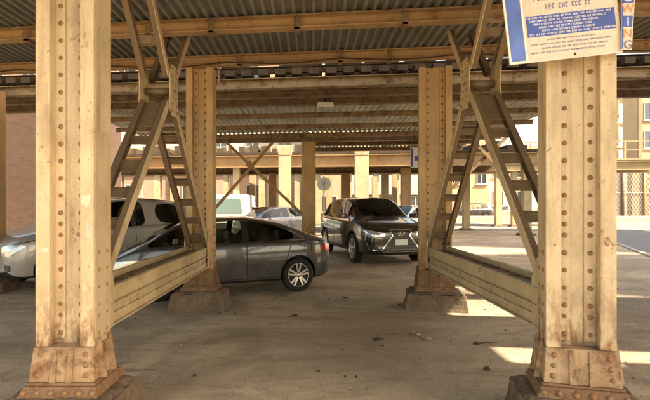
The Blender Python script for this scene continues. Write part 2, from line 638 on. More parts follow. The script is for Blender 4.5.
# ------------------------------------------------------------------ viaduct columns
def column(x0, x1, y0, label, inner, top=3.5, mat='cream', shoe='shoe', near=True, depth=0.27, seed=0, rot=0.0):
    rnd = random.Random(seed)
    cx, cy = (x0 + x1) / 2, y0 + depth / 2
    t = thing("steel_column", label, "column", (cx, cy, 0), "riveted viaduct columns")
    t.rotation_euler = (0, 0, R(rot))
    fw = 0.092
    zb = 0.565
    m = M[mat]
    # two flange channels: front and back plates joined by an outer web plate
    for s, xo in ((1, x0), (-1, x1)):
        fl = MB()
        a, b = sorted((xo, xo + s * fw))
        fl.box(a, b, y0, y0 + 0.02, zb, top)
        fl.box(a, b, y0 + depth - 0.02, y0 + depth, zb, top)
        a2, b2 = sorted((xo, xo + s * 0.016))
        fl.box(a2, b2, y0 + 0.02, y0 + depth - 0.02, zb, top)
        a3, b3 = sorted((xo + s * (fw - 0.014), xo + s * fw))
        fl.box(a3, b3, y0 + 0.02, y0 + depth - 0.02, zb + 0.002, top - .002)
        fl.build("flange", m, t, 0.004)
    # web plate with angle legs
    wy = y0 + 0.095
    mb = MB()
    mb.box(x0 + fw, x1 - fw, wy, wy + 0.015, zb, top)
    mb.build("web_plate", m, t)
    aw = min(0.078, (x1 - x0 - 2 * fw) * 0.32)
    for s, xo in ((1, x0 + fw), (-1, x1 - fw)):
        a, b = sorted((xo, xo + s * aw))
        mb = MB()
        mb.box(a, b, wy - 0.014, wy - 0.0005, zb + 0.03, top)
        mb.build("angle_leg", m, t, 0.003)
    # rivets down the angle legs
    zs = []
    z = zb + 0.075
    k = 0
    while z < top - 0.05:
        zs.append(z)
        z += 0.075 if k in (1, 6, 7) else 0.1165
        k += 1
    rx = (x0 + fw + aw * 0.52, x1 - fw - aw * 0.52)
    side = []
    for z in zs:
        for x in rx:
            side.append(((x, wy - 0.014, z), (0, -1, 0)))
    # rivets up the side facing the bay
    xs_ = x1 if inner > 0 else x0
    for z in zs:
        if z < 1.25:
            for yy in (y0 + 0.07, y0 + depth - 0.08):
                side.append(((xs_, yy, z), (inner, 0, 0)))
    if near:
        for c, nn in side:
            rivet(c, nn, t, 0.0175)
    else:
        mb = MB()
        for c, nn in side:
            mb.dome(c, nn, 0.0175, 6)
        tag(mb.build("rivet_heads", M['rivet'], t), kind='stuff')
    # flared riveted shoe
    S = M[shoe]
    mb = MB()
    mb.frustum((x0 - 0.022, x1 + 0.022, y0 - 0.045, y0 + depth + 0.045, 0.345), (x0 - 0.006, x1 + 0.006, y0 - 0.012, y0 + depth + 0.012, zb))
    mb.build("shoe_casting", S, t, 0.006)
    mb = MB()
    mb.box(x0 - 0.035, x1 + 0.035, y0 - 0.055, y0 + depth + 0.055, 0.325, 0.345 - 0.0005)
    mb.frustum((x0 - 0.07, x1 + 0.07, y0 - 0.10, y0 + depth + 0.10, 0.262), (x0 - 0.042, x1 + 0.042, y0 - 0.062, y0 + depth + 0.062, 0.3245))
    mb.build("base_angle", M['shoe_rear'], t, 0.006)
    # raised ribs on the shoe face
    mb = MB()
    for fx in (0.36, 0.64):
        xx = x0 + (x1 - x0) * fx
        mb.prism([(xx - 0.02, y0 - 0.0455, 0.347), (xx + 0.02, y0 - 0.0455, 0.347), (xx + 0.016, y0 - 0.0135, zb - 0.01), (xx - 0.016, y0 - 0.0135, zb - 0.01)], (0, -0.012, 0))
    mb.build("shoe_rib", S, t, 0.003)
    # gusset wings at the sides
    for s, xx in ((-1, x0), (1, x1)):
        mb = MB()
        for yy in (y0 + 0.05, y0 + depth - 0.07):
            mb.prism([(xx + s * 0.004, yy, 0.60), (xx + s * 0.012, yy, 0.347), (xx + s * 0.062, yy, 0.347), (xx + s * 0.050, yy, 0.42), (xx + s * 0.022, yy, 0.60)], (0, 0.02, 0))
        mb.build("gusset_wing", S, t)
    rr = []
    for z in (0.52, 0.455, 0.39):
        ff = (zb - z) / (zb - 0.345)
        yy = y0 - 0.012 - 0.033 * ff
        for s, xx in ((1, x0), (-1, x1)):
            rr.append(((xx + s * (0.05 - 0.02 * ff), yy, z), (0, -1, 0.15)))
    nrow = 6 if near else 5
    for i in range(nrow):
        rr.append(((x0 - 0.03 + (x1 - x0 + 0.06) * i / (nrow - 1), y0 - 0.087, 0.295), (0, -1, 0.8)))
    if near:
        for c, nn in rr:
            rivet(c, nn, t, 0.019)
    else:
        mb = MB()
        for c, nn in rr:
            mb.dome(c, nn, 0.019, 6)
        tag(mb.build("shoe_rivets", M['rivet'], t), kind='stuff')
    # concrete plinth, a rough block
    mb = MB()
    ex = 0.20
    eb = 0.12
    mb.frustum((x0 - ex - 0.01, x1 + ex + 0.01, y0 - ex, y0 + depth + eb, -0.02), (x0 - ex + 0.03, x1 + ex - 0.03, y0 - ex + 0.04, y0 + depth + eb - 0.02, 0.235))
    mb.frustum((x0 - 0.15, x1 + 0.15, y0 - 0.15, y0 + depth + 0.09, 0.2345), (x0 - 0.11, x1 + 0.11, y0 - 0.13, y0 + depth + 0.07, 0.262))
    me_o = mb.build("plinth", M['plinth'], t, 0.02)
    sub = me_o.modifiers.new("sub", 'SUBSURF')
    sub.subdivision_type = 'SIMPLE'
    sub.levels = sub.render_levels = 4
    tx = bpy.data.textures.new("rough", 'CLOUDS')
    tx.noise_scale = 0.12
    tx.noise_depth = 3
    dm = me_o.modifiers.new("disp", 'DISPLACE')
    dm.texture = tx
    dm.texture_coords = 'GLOBAL'
    dm.strength = 0.05
    dm.mid_level = 0.5
    return t


YF, YR = 3.1, 6.8
XL0, XL1, XR0, XR1 = -1.825, -1.44, 1.543, 2.012
DC = 0.27
column(XL0, XL1, YF, "cream riveted steel column nearest on the left, front face flaking, no sign on it", 1, seed=1)
column(1.777 - 0.2065, 1.777 + 0.2065, 3.177 - 0.135, "cream riveted steel column with the blue and cream sign fixed near its top", -1, seed=2, rot=-15)
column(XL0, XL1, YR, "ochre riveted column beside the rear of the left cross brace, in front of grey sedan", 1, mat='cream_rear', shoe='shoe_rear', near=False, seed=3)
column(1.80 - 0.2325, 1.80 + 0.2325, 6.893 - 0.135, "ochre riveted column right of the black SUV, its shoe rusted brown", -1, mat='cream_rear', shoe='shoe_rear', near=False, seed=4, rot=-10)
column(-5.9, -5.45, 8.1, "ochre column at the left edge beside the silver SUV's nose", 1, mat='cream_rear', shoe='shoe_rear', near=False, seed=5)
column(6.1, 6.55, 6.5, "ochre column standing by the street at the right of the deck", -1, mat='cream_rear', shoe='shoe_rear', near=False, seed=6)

lc = bpy.data.objects["steel_column"]
mb = MB()
mb.box(XL1 + 0.0005, XL1 + 0.005, YF + 0.015, YF + DC - 0.02, 0.62, 2.0)
mb.build("side_plate", M['brace'], lc)
mb = MB()
rg = random.Random(3)
for (cx_, cz_, w_, h_) in ((-1.78, 1.54, 0.03, 0.05), (-1.77, 1.20, 0.035, 0.02), (-1.49, 1.53, 0.035, 0.045), (-1.47, 1.33, 0.03, 0.07), (-1.50, 0.95, 0.02, 0.03)):
    mb.prism([(cx_ + w_ * math.cos(a) * rg.uniform(0.5, 1.2), YF - 0.0015, cz_ + h_ * math.sin(a) * rg.uniform(0.5, 1.2)) for a in [i * math.pi / 6 for i in range(12)]], (0, 0.002, 0))
tag(mb.build("paint_smears", plain("pale_paint_smear", (0.50, 0.45, 0.33), 0.5, var=0.3), lc), kind='stuff')
# ------------------------------------------------------------------ cross braces
def batten_member(t, a, b, xi, xo, mat, h=0.074, pitch=0.35, skip=0.0, solid=0.0):
    """a,b = (y,z) end points; two channels at xi, xo joined by batten plates"""
    A, B = Vector((0, a[0], a[1])), Vector((0, b[0], b[1]))
    d = (B - A).normalized()
    nv = Vector((0, -d.z, d.y))
    for xx, s in ((xi, 1 if xo > xi else -1), (xo, 1 if xi > xo else -1)):
        mb = MB()
        off = Vector((xx, 0, 0))
        fl = MB()
        mb.bar(A + off, B + off, 0.012, h, (1, 0, 0))
        for k in (-1, 1):
            o2 = off + nv * (k * (h / 2 - 0.005)) + Vector((s * 0.031, 0, 0))
            fl.bar(A + o2, B + o2, 0.048, 0.0095, (1, 0, 0))
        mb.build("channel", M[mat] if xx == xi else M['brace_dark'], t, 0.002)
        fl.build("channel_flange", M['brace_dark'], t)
    L = (B - A).length
    u = skip + solid + pitch * 0.6
    cx = (xi + xo) / 2
    w = abs(xo - xi) - 0.02
    if solid:
        mb = MB()
        c = Vector((cx, 0, 0))
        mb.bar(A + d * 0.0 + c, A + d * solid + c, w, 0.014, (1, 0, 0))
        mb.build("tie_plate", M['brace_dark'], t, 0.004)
    while u < L - 0.1:
        mb = MB()
        c = A + d * u + Vector((cx, 0, 0))
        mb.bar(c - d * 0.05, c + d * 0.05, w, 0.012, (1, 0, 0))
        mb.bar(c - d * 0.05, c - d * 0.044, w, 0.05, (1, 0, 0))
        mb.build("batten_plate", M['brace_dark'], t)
        u += pitch


def cross_brace(xi, xo, node_z, label):
    yc = 5.05
    t = thing("cross_brace", label, "brace", ((xi + xo) / 2, yc, 0.62), "battened cross braces between columns")
    zl = 0.90
    sl = (node_z - zl) / (yc - 3.5)
    for sy, yend in ((-1, YF + DC), (1, YR)):
        zend = zl
        batten_member(t, (yc + sy * 0.12, node_z - 0.12 * 1.2), (yend, zend), xi, xo, 'brace', solid=0.42 if sy < 0 else 0.2)
        zt = 3.60
        batten_member(t, (yc + sy * 0.12, node_z + 0.12 * 1.2), (yc + sy * (zt - node_z) / 1.2, zt), xi, xo, 'brace', pitch=0.62)
    for xx in (xi, xo):
        s = -1 if (xx == xi) == (xi < 0) else 1
        s = (1 if xi < 0 else -1) if xx == xi else (-1 if xi < 0 else 1)
        mb = MB()
        x_ = xx + s * 0.008
        pl = [(0.05, 0.36), (-0.05, 0.36), (-0.25, 0.26), (-0.27, 0.20), (-0.12, 0.0), (-0.25, -0.22), (-0.22, -0.29), (-0.06, -0.34), (0.06, -0.34), (0.22, -0.29), (0.25, -0.22), (0.12, 0.0), (0.27, 0.20), (0.25, 0.26)]
        pl = [(0.075, 0.27), (-0.075, 0.27), (-0.16, 0.16), (-0.13, 0), (-0.16, -0.16), (-0.075, -0.27), (0.075, -0.27), (0.16, -0.16), (0.13, 0), (0.16, 0.16)]
        mb.prism([(x_, yc + a, node_z + b) for a, b in pl], (s * 0.012, 0, 0))
        g = mb.build("gusset_plate", M['gusset'], t, 0.002)
        if xx == xi:
            mb = MB()
            for i in range(-3, 4):
                for j in (-1, 1):
                    mb.dome((x_ + s * 0.012, yc + j * (0.035 + abs(i) * 0.018), node_z + i * 0.075), (s, 0, 0), 0.016, 6)
            mb.dome((x_ + s * 0.012, yc, node_z), (s, 0, 0), 0.02, 6)
            tag(mb.build("gusset_rivets", M['rivet'], t), kind='stuff')
    # rounded diaphragm between the two gussets
    mb = MB()
    mb.tube([(min(xi, xo) + 0.012, yc, node_z), (max(xi, xo) - 0.012, yc, node_z)], 0.042, 12)
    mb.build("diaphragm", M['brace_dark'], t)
    # end gussets on the columns
    for yend, s in ((YF + DC, 1), (YR, -1)):
        for xx in (xi, xo):
            mb = MB()
            sx = (1 if xx > (xi + xo) / 2 else -1)
            mb.prism([(xx + sx * 0.014, yend, 0.60), (xx + sx * 0.014, yend + s * 0.13, 0.60), (xx + sx * 0.014, yend + s * 0.13, 0.96), (xx + sx * 0.014, yend + s * 0.05, 1.12), (xx + sx * 0.014, yend, 1.13)], (sx * 0.010, 0, 0))
            mb.build("end_gusset", M['gusset'], t)
    # bottom strut: two channels tied with battens
    st = thing("strut", label.replace("cross brace", "horizontal strut").replace("crossing between", "tying together the feet of"), "strut", ((xi + xo) / 2, yc, 0.6), "struts between column feet")
    y0, y1 = YF + DC, YR
    for xx in (xi, xo):
        s = 1 if xx == max(xi, xo) else -1
        mb = MB()
        a, b = sorted((xx, xx - s * 0.012))
        mb.box(a, b, y0, y1, 0.775, 0.90)
        mb.box(a, b, y0, y1, 0.61, 0.685)
        a2, b2 = sorted((xx + s * 0.001, xx + s * 0.035))
        mb.box(a2, b2, y0 + .001, y1 - .001, 0.890, 0.901)
        mb.box(a2, b2, y0 + .001, y1 - .001, 0.609, 0.620)
        mb.box(a2, b2, y0 + .001, y1 - .001, 0.762, 0.774)
        mb.build("rail", M['gusset'], st, 0.002)
        n_ = 11
        for i in range(n_):
            yy = y0 + 0.1 + (y1 - y0 - 0.3) * i / (n_ - 1)
            mb = MB()
            a3, b3 = sorted((xx - s * 0.0125, xx - s * 0.020))
            mb.box(a3, b3, yy, yy + 0.11, 0.655, 0.80)
            mb.build("batten_plate", M['gusset'], st)
    mb = MB()
    lo, hi = min(xi, xo) + 0.02, max(xi, xo) - 0.02
    mb.box(lo, hi, y0, y1, 0.845, 0.853)
    mb.build("cover_plate", M['ochre_dark'], st)
    mb = MB()
    for xx in (xi, xo):
        s = 1 if xx == max(xi, xo) else -1
        a, b = sorted((xx - s * 0.022, xx - s * 0.026))
        mb.box(a, b, y0, y1, 0.64, 0.80)
    tag(mb.build("lining_plates", M['brace'], st), kind='stuff')
    return t


cross_brace(-1.50, -1.79, 2.72, "battened steel cross brace crossing between the two left columns")
cross_brace(1.66, 1.955, 2.80, "battened steel cross brace crossing between the two right columns")

# ------------------------------------------------------------------ decks
SK = -0.115


def yl(y0, x):
    return y0 + SK * x


sheet_cache = {}


def corr_sheet(parent, x0, x1, ya, yb, z, mat, pitch=0.115, amp=0.042, name="corrugated_sheet"):
    """trapezoidal ribs along Y; ends follow the skew"""
    n = max(1, int(round((x1 - x0) / pitch)))
    p = (x1 - x0) / n
    xs = []
    for i in range(n):
        b = x0 + i * p
        xs += [(b, 0), (b + p * 0.28, 0), (b + p * 0.42, 1), (b + p * 0.86, 1)]
    xs.append((x1, 0))
    vs, fs = [], []
    for (x, k) in xs:
        vs.append((x, yl(ya, x), z + amp * k))
        vs.append((x, yl(yb, x), z + amp * k))
    m_ = len(xs)
    for i in range(m_ - 1):
        a = i * 2
        fs.append((a, a + 1, a + 3, a + 2))
    mb = MB()
    mb.add(vs, fs)
    mb.add([(v[0], v[1], v[2] + 0.004) for v in vs], [f[::-1] for f in fs])
    return mb.build(name, mat, parent, fix=False)


def ibeam(parent, yc, x0, x1, z, h, w, mat, name="beam", tw=0.012, ft=0.014):
    """skewed I-beam running across; z = underside"""
    mb = MB()
    A, B = Vector((x0, yl(yc, x0), 0)), Vector((x1, yl(yc, x1), 0))
    d = (B - A).normalized()
    nn = Vector((-d.y, d.x, 0))
    for zz, hh, ww in ((z + ft / 2, ft, w), (z + h / 2, h - 2 * ft - 0.001, tw), (z + h - ft / 2, ft, w)):
        a, b = A.copy(), B.copy()
        a.z = b.z = zz
        mb.bar(a, b, ww, hh, nn)
    return mb.build(name, M[mat] if isinstance(mat, str) else mat, parent, 0.002)


ZB = HC + 2.0      # underside of the beams
nd = thing("viaduct_deck", "corrugated steel deck on ochre beams overhead, nearest bay", "deck", (0, 4.8, ZB))
near_beams = [2.6, 4.05, 5.33, 6.62]
for y in near_beams:
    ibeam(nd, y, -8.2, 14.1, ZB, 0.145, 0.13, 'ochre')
zd = ZB + 0.147
for i in range(22):
    xa = -8.55 + i * 1.0
    for j, (ya, yb) in enumerate(((1.2, 4.05), (4.05, 5.33), (5.33, 6.62), (6.62, 6.98))):
        if i in (14, 15) and j == 0:      # sheets cut back and omitted at the right, shaped for the sun patches
            yb = 3.45 + 0.12 * (i - 14)
        if i in (14, 15) and j == 2:
            continue
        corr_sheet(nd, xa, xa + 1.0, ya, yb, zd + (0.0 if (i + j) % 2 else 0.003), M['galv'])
# longitudinal girder over each column line
for xx in ((XL0 + XL1) / 2, (XR0 + XR1) / 2):
    mb = MB()
    mb.box(xx - 0.12, xx + 0.12, 2.9, 7.25, zd + 0.06, zd + 0.45)
    mb.build("girder", M['ochre_dark'], nd)
# splice clips and hangers under the beams
for (px, by) in ((212, 1), (297, 1), (404, 1), (30, 1), (240, 2), (389, 2), (60, 2), (340, 2), (150, 1)):
    yb_ = near_beams[by + 1]
    D = yb_
    for _ in range(4):
        X = (px - 312) / F * D
        D = yl(yb_, X)
    mb = MB()
    mb.box(X - 0.03, X + 0.03, D - 0.082, D - 0.066, ZB - 0.03, ZB + 0.15)
    mb.box(X - 0.03, X + 0.03, D - 0.082, D + 0.06, ZB - 0.034, ZB - 0.0005)
    mb.build("beam_clip", M['ochre_dark'], nd, 0.003)

def cable(name, pts, r, mat, label):
    mb = MB()
    out = []
    for i in range(len(pts) - 1):
        a, b = Vector(pts[i]), Vector(pts[i + 1])
        for k in range(6):
            t_ = k / 6
            p = a.lerp(b, t_)
            p.z -= (0.03 if r < 0.01 else 0.0) * math.sin(math.pi * t_) * (a - b).length
            out.append(p)
    out.append(Vector(pts[-1]))
    mb.tube(out, r, 6)
    tag(mb.build(name, mat), label, name)


cable("cable", [(x, yl(6.50, x), ZB + 0.02) for x in (-6, -4.4, -2.9, -1.2, 0.4, 2.0, 3.6, 5.4)], 0.009, M['clip'], "thin black cable slung along the second beam under the near deck")
cable("conduit", [(x, yl(5.16, x), ZB + 0.10) for x in (-6, -2, 2, 6)], 0.012, M['ochre_dark'], "brown conduit running along the first beam in view")

# next bay, behind a gap where the track runs
fd = thing("viaduct_deck", "pale corrugated steel deck beyond the track gap, above the black SUV", "deck", (0, 11.5, ZB))
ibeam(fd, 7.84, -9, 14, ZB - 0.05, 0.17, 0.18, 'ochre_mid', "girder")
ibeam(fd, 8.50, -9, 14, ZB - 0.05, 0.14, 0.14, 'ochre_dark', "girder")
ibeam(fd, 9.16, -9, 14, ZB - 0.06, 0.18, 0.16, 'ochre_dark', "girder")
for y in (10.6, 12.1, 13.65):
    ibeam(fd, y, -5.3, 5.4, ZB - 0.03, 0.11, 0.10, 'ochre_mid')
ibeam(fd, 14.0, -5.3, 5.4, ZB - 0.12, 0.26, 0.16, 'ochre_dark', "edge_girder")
for i in range(11):
    xa = -5.3 + i * 0.975
    for (ya, yb) in ((9.24, 10.6), (10.6, 12.1), (12.1, 14.0)):
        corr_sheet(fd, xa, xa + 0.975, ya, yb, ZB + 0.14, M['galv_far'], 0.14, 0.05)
for i in range(23):
    xa = -9 + i * 1.0
    corr_sheet(fd, xa, xa + 1.0, 7.9, 9.2, ZB + 0.125, M['galv'], 0.14, 0.04)
for i in range(6):
    xa = -0.3 + i * 0.95
    corr_sheet(fd, xa, xa + 0.95, 14.1, 17.6, ZB + 0.14, M['galv'], 0.14, 0.05)
ibeam(fd, 15.8, -0.3, 5.4, ZB - 0.02, 0.15, 0.13, 'ochre_dark')
ibeam(fd, 17.5, -0.3, 5.4, ZB - 0.02, 0.15, 0.13, 'ochre_dark')

# timber ties on top of the first girder of the far bay, and the rail on them
tk = thing("track", "elevated track with dark timber ties on the girder beyond the gap", "track", (0, 8.0, ZB + 0.21))
for i in range(78):
    x = -8.6 + i * 0.285
    mb = MB()
    y = yl(7.76, x)
    mb.box(x, x + 0.17, y, y + 1.45, ZB + 0.175, ZB + 0.275 + random.uniform(-0.006, 0.006))
    mb.build("tie", M['tie'], tk)
for dy in (0.35, 1.2):
    ibeam(tk, 7.76 + dy, -8.7, 13.4, ZB + 0.285, 0.12, 0.07, 'clip', "rail", 0.02, 0.02)
# walkway windbreak panels standing along the track (dark)
wb = thing("windbreak_shade_slab", "dark windbreak panels along the elevated track, with an added shading roof", "windbreak", (0, 9.0, ZB + 0.3))
for (a, b, h) in ((-2.6, -1.9, 0.75), (-0.55, 0.2, 1.3), (0.25, 0.95, 1.3), (1.0, 1.65, 1.2), (1.8, 2.3, 1.1), (-1.8, -1.25, 1.1), (2.5, 3.2, 0.5), (-3.4, -3.0, 0.6), (-4.6, -4.2, 0.8), (4.9, 5.6, 0.4)):
    mb = MB()
    y = yl(9.05, a)
    mb.box(a, b, y, y + 0.05, ZB + 0.2, ZB + 0.3 + h)
    mb.build("panel", M['clip'], wb)
for x in (-8.6, -5.2, -3.7, -2.75, -1.6, -0.65, 1.75, 3.3, 4.7):
    mb = MB()
    y = yl(9.1, x)
    mb.box(x, x + 0.09, y, y + 0.09, ZB + 0.2, ZB + 1.7)
    mb.build("post", M['ochre_dark'], wb)
mb = MB()
mb.bar((-5.6, yl(9.2, -5.6), ZB + 1.7), (5.6, yl(9.2, 5.6), ZB + 1.7), 0.1, 0.45)
mb.build("top_rail", M['ochre_dark'], wb)
mb = MB()
mb.prism([(x, yl(y, x), ZB + 1.95) for x, y in ((-9, 6.3), (7.9, 6.3), (7.9, 10.2), (-9, 10.2))], (0, 0, 0.1))
mb.build("roof", M['ochre_dark'], wb)  # slab added above the view to keep sun off the track gap

# slim posts of the far bay
def ipost(x, y, w, z1, label, mat, cap=False, group="posts under the far decks", base=True):
    t = thing("steel_post", label, "post", (x, y, 0), group)
    mb = MB()
    mb.box(x - w / 2, x + w / 2, y - w / 2, y - w / 2 + 0.03, 0.12, z1)
    mb.box(x - w / 2, x + w / 2, y + w / 2 - 0.03, y + w / 2, 0.12, z1)
    mb.box(x - w * 0.1, x + w * 0.1, y - w / 2 + 0.03, y + w / 2 - 0.03, 0.12, z1)
    mb.box(x - w / 2, x - w / 2 + .05, y - w / 2 + 0.031, y + w / 2 - 0.031, 0.12, z1 - .01)
    mb.build("shaft", M[mat], t)
    mb = MB()
    mb.frustum((x - w * 0.95, x + w * 0.95, y - w * 0.95, y + w * 0.95, -0.01), (x - w * 0.8, x + w * 0.8, y - w * 0.8, y + w * 0.8, 0.12))
    mb.build("plinth", M['plinth'], t)
    if cap:
        mb = MB()
        mb.frustum((x - w * 0.5, x + w * 0.5, y - w * 0.55, y + w * 0.55, z1 - 0.45), (x - w * 0.64, x + w * 0.64, y - w * 0.6, y + w * 0.6, z1 - 0.1))
        mb.box(x - w * 0.64, x + w * 0.64, y - w * 0.6, y + w * 0.6, z1 - 0.1, z1)
        mb.build("bracket", M[mat], t)
    return t


zfar = ZB - 0.12
ipost(-0.10, 14.1, 0.42, zfar, "ochre post holding the far deck edge, left of the black SUV", 'cream_rear')
ipost(-3.35, 14.4, 0.42, zfar, "ochre post of the far deck, behind the rear left column", 'cream_rear')
ipost(3.35, 13.7, 0.40, zfar, "ochre post of the far deck, behind the rear right column", 'cream_rear')
# thin X bracing between far posts
xb = thing("cross_brace", "thin rod cross brace under the far deck above the grey sedan", "brace", (-1.8, 14.15, 0.5), "thin far braces")
for i, (a, b) in enumerate((((226, 142), (304, 216)), ((273, 142), (212, 212)))):
    mb = MB()
    mb.bar(P(*a, 14.15 + i * 0.06), P(*b, 14.15 + i * 0.06), 0.05, 0.085)
    mb.build("diagonal", M['ochre'], xb)
mb = MB()
c = P(250, 165, 14.1)
mb.prism([c + Vector((-0.14, 0, 0)), c + Vector((0, 0, -0.14)), c + Vector((0.14, 0, 0)), c + Vector((0, 0, 0.14))], (0, 0.02, 0))
mb.build("gusset_plate", M['ochre'], xb)
xb = thing("cross_brace", "rusty cross brace under the far deck, seen between the right columns", "brace", (4.8, 14, 0.5), "thin far braces")
for i, (a, b) in enumerate((((470, 138), (520, 190)), ((508, 136), (452, 188)))):
    mb = MB()
    mb.bar(P(*a, 14.15 + i * 0.07), P(*b, 14.15 + i * 0.07), 0.06, 0.10)
    mb.build("diagonal", M['ochre_dark'], xb)

# ------------------------------------------------------------------ second viaduct farther on
fv = thing("viaduct", "ochre girder viaduct crossing far behind the black SUV", "viaduct", (0, 24, HC + 1.9))
ibeam(fv, 24.2, -13, 11, HC + 1.95, 0.62, 0.45, 'ochre', "girder", 0.03, 0.05)
ibeam(fv, 29.5, -13, 11, HC + 1.95, 0.62, 0.45, 'ochre_dark', "girder", 0.03, 0.05)
mb = MB()
A = [(-13, yl(24.0, -13)), (11, yl(24.0, 11)), (11, yl(29.9, 11)), (-13, yl(29.9, -13))]
mb.prism([(x, y, HC + 2.6) for x, y in A], (0, 0, 0.12))
mb.build("deck_slab", M['tie'], fv)
for i in range(40):
    x = -12.5 + i * 0.58
    mb = MB()
    mb.box(x, x + random.uniform(0.2, 0.45), yl(24.0, x), yl(24.0, x) + 2.4, HC + 2.722, HC + 2.9 + random.uniform(0, 0.25))
    mb.build("tie", M['tie'], fv)
for x0_, x1_, D in ((355, 368, 22.5), (279, 291, 22.5), (381.5, 388.5, 29), (401, 410, 24.8), (233.5, 240, 25), (269, 276, 29), (341, 350, 29), (440, 447, 22), (250, 256, 31), (326, 332, 31), (372, 377, 32), (392, 397, 30), (303, 309, 27), (463, 469, 28)):
    x = ((x0_ + x1_) / 2 - 312) / F * D
    w = (x1_ - x0_) / F * D
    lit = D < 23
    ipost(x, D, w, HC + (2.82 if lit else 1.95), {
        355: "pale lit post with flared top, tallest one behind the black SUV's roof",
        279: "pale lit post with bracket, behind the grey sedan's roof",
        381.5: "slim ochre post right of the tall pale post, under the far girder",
        401: "brown shaded post left of the rear right column under the far girder",  # its shade is put into the browner ochre paint
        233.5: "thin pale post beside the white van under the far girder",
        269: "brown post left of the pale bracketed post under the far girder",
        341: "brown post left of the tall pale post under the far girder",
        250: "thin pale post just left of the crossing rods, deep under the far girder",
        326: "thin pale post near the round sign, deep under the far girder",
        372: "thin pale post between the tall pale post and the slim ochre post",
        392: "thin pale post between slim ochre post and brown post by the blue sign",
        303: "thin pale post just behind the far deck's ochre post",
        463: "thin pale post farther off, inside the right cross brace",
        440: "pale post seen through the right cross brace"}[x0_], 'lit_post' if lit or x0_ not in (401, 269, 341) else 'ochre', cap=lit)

# third, farthest viaduct: a pale line of posts and frames
tv = thing("viaduct", "farthest pale cream viaduct frame, seen beyond the middle one", "viaduct", (0, 34, 4))
ibeam(tv, 34, -24, 25, HC + 2.35, 0.6, 0.4, 'lit_post', "girder", 0.03, 0.05)
ibeam(tv, 37, -24, 25, HC + 2.35, 0.6, 0.4, 'lit_post', "girder", 0.03, 0.05)
mb = MB()
mb.prism([(x, y, HC + 3.0) for x, y in ((-24, yl(33.8, -24)), (25, yl(33.8, 25)), (25, yl(37.3, 25)), (-24, yl(37.3, -24)))], (0, 0, 0.12))
mb.build("deck_slab", M['lit_post'], tv)
for x_ in range(-23, 25, 2):
    mb = MB()
    mb.box(x_, x_ + 0.1, yl(34, x_), yl(34, x_) + 0.1, HC + 3.122, HC + 4.3)
    mb.build("railing_post", M['lit_post'], tv)
mb = MB()
for z_ in (HC + 3.7, HC + 4.3):
    mb.bar((-24, yl(34.05, -24), z_), (25, yl(34.05, 25), z_), 0.07, 0.07)
tag(mb.build("railings", M['lit_post'], tv), kind='stuff')
ordn = lambda w: w + " post" if w.endswith("most") else w + " post from the left"
ORD = iter("leftmost,second,third,fourth,fifth,sixth,seventh,eighth,ninth,tenth,eleventh,twelfth,rightmost".split(","))
for px_, w_ in ((120, 6), (158, 6), (226, 5), (262, 6), (297, 5), (318, 5), (349, 5), (376, 5), (396, 6), (432, 5), (449, 6), (498, 6), (514, 5)):
    D_ = 34.2
    for _ in range(4):
        D_ = yl(34.2, (px_ - 312) / F * D_)
    ipost((px_ - 312) / F * D_, D_, w_ / F * D_, HC + 2.34, ordn(next(ORD)) + " in the row under the farthest cream viaduct", 'lit_post', group="posts of the farthest viaduct")
for px_ in (526,):
    D_ = yl(24.4, (px_ - 312) / F * 24)
    ipost((px_ - 312) / F * D_, D_, 8 / F * D_, HC + 1.94, "pale post under the middle viaduct's girder, against the right front column", 'lit_post')
# open frame tower by the street at the right edge
sc_ = thing("scaffold_tower", "tall pale open frame of posts and floors beyond the street fence", "scaffold", (42, 60, 0))
for x_ in (39.0, 40.6, 42.2, 43.8):
    for y_ in (60, 62.5):
        mb = MB()
        mb.box(x_, x_ + 0.22, y_, y_ + 0.22, 0, 15.5)
        mb.build("post", M['stucco'], sc_)
for k in range(5):
    mb = MB()
    mb.box(38.9, 44.1, 59.95, 62.8, 2.6 + k * 3.1, 2.82 + k * 3.1)
    mb.build("floor", M['stucco_w'], sc_)
    mb = MB()
    mb.bar((39.1, 59.9, 3.7 + k * 3.1), (44.0, 59.9, 3.7 + k * 3.1), 0.08, 0.08)
    mb.build("rail", M['ochre'], sc_)

# ------------------------------------------------------------------ lamps under the deck
def box_lamp(px0, px1, py0, py1, D, label):
    a, b = P(px0, py1, D), P(px1, py0, D)
    t = thing("floodlight", label, "floodlight", ((a.x + b.x) / 2, D, a.z), "lamps under the decks")
    mb = MB()
    mb.frustum((a.x, b.x, D, D + 0.12, a.z), (a.x + 0.02, b.x - 0.02, D + 0.02, D + 0.14, b.z))
    mb.build("housing", M['white'], t, 0.008)
    mb = MB()
    mb.box((a.x + b.x) / 2 - 0.02, (a.x + b.x) / 2 + 0.02, D + 0.05, D + 0.09, b.z, b.z + 0.13)
    mb.build("bracket", M['clip'], t)


box_lamp(317, 334, 101.5, 106, 9.0, "small white floodlight fixed under the far girder, upper one")
box_lamp(335, 344, 133, 137.5, 13.9, "small pale lamp fixed under the far deck, lower one")

# hook and conduit on the rear left column top
hk = MB()
hk.tube([(-1.33, 6.72, ZB + 0.05), (-1.32, 6.69, ZB - 0.12), (-1.33, 6.68, ZB - 0.26), (-1.37, 6.68, ZB - 0.31), (-1.41, 6.68, ZB - 0.27), (-1.41, 6.68, ZB - 0.1), (-1.39, 6.70, ZB + 0.03)], 0.016, 6)
tag(hk.build("hook", M['ochre']), "ochre iron hook loop hanging from the beam beside the rear left column", "hook")
hk = MB()
pts = [P(x, y, D) for x, y, D in ((110, 74, 8.2), (160, 82, 8.2), (225, 78, 7.95), (300, 84, 7.9), (380, 79, 7.75), (420, 82, 7.7))]
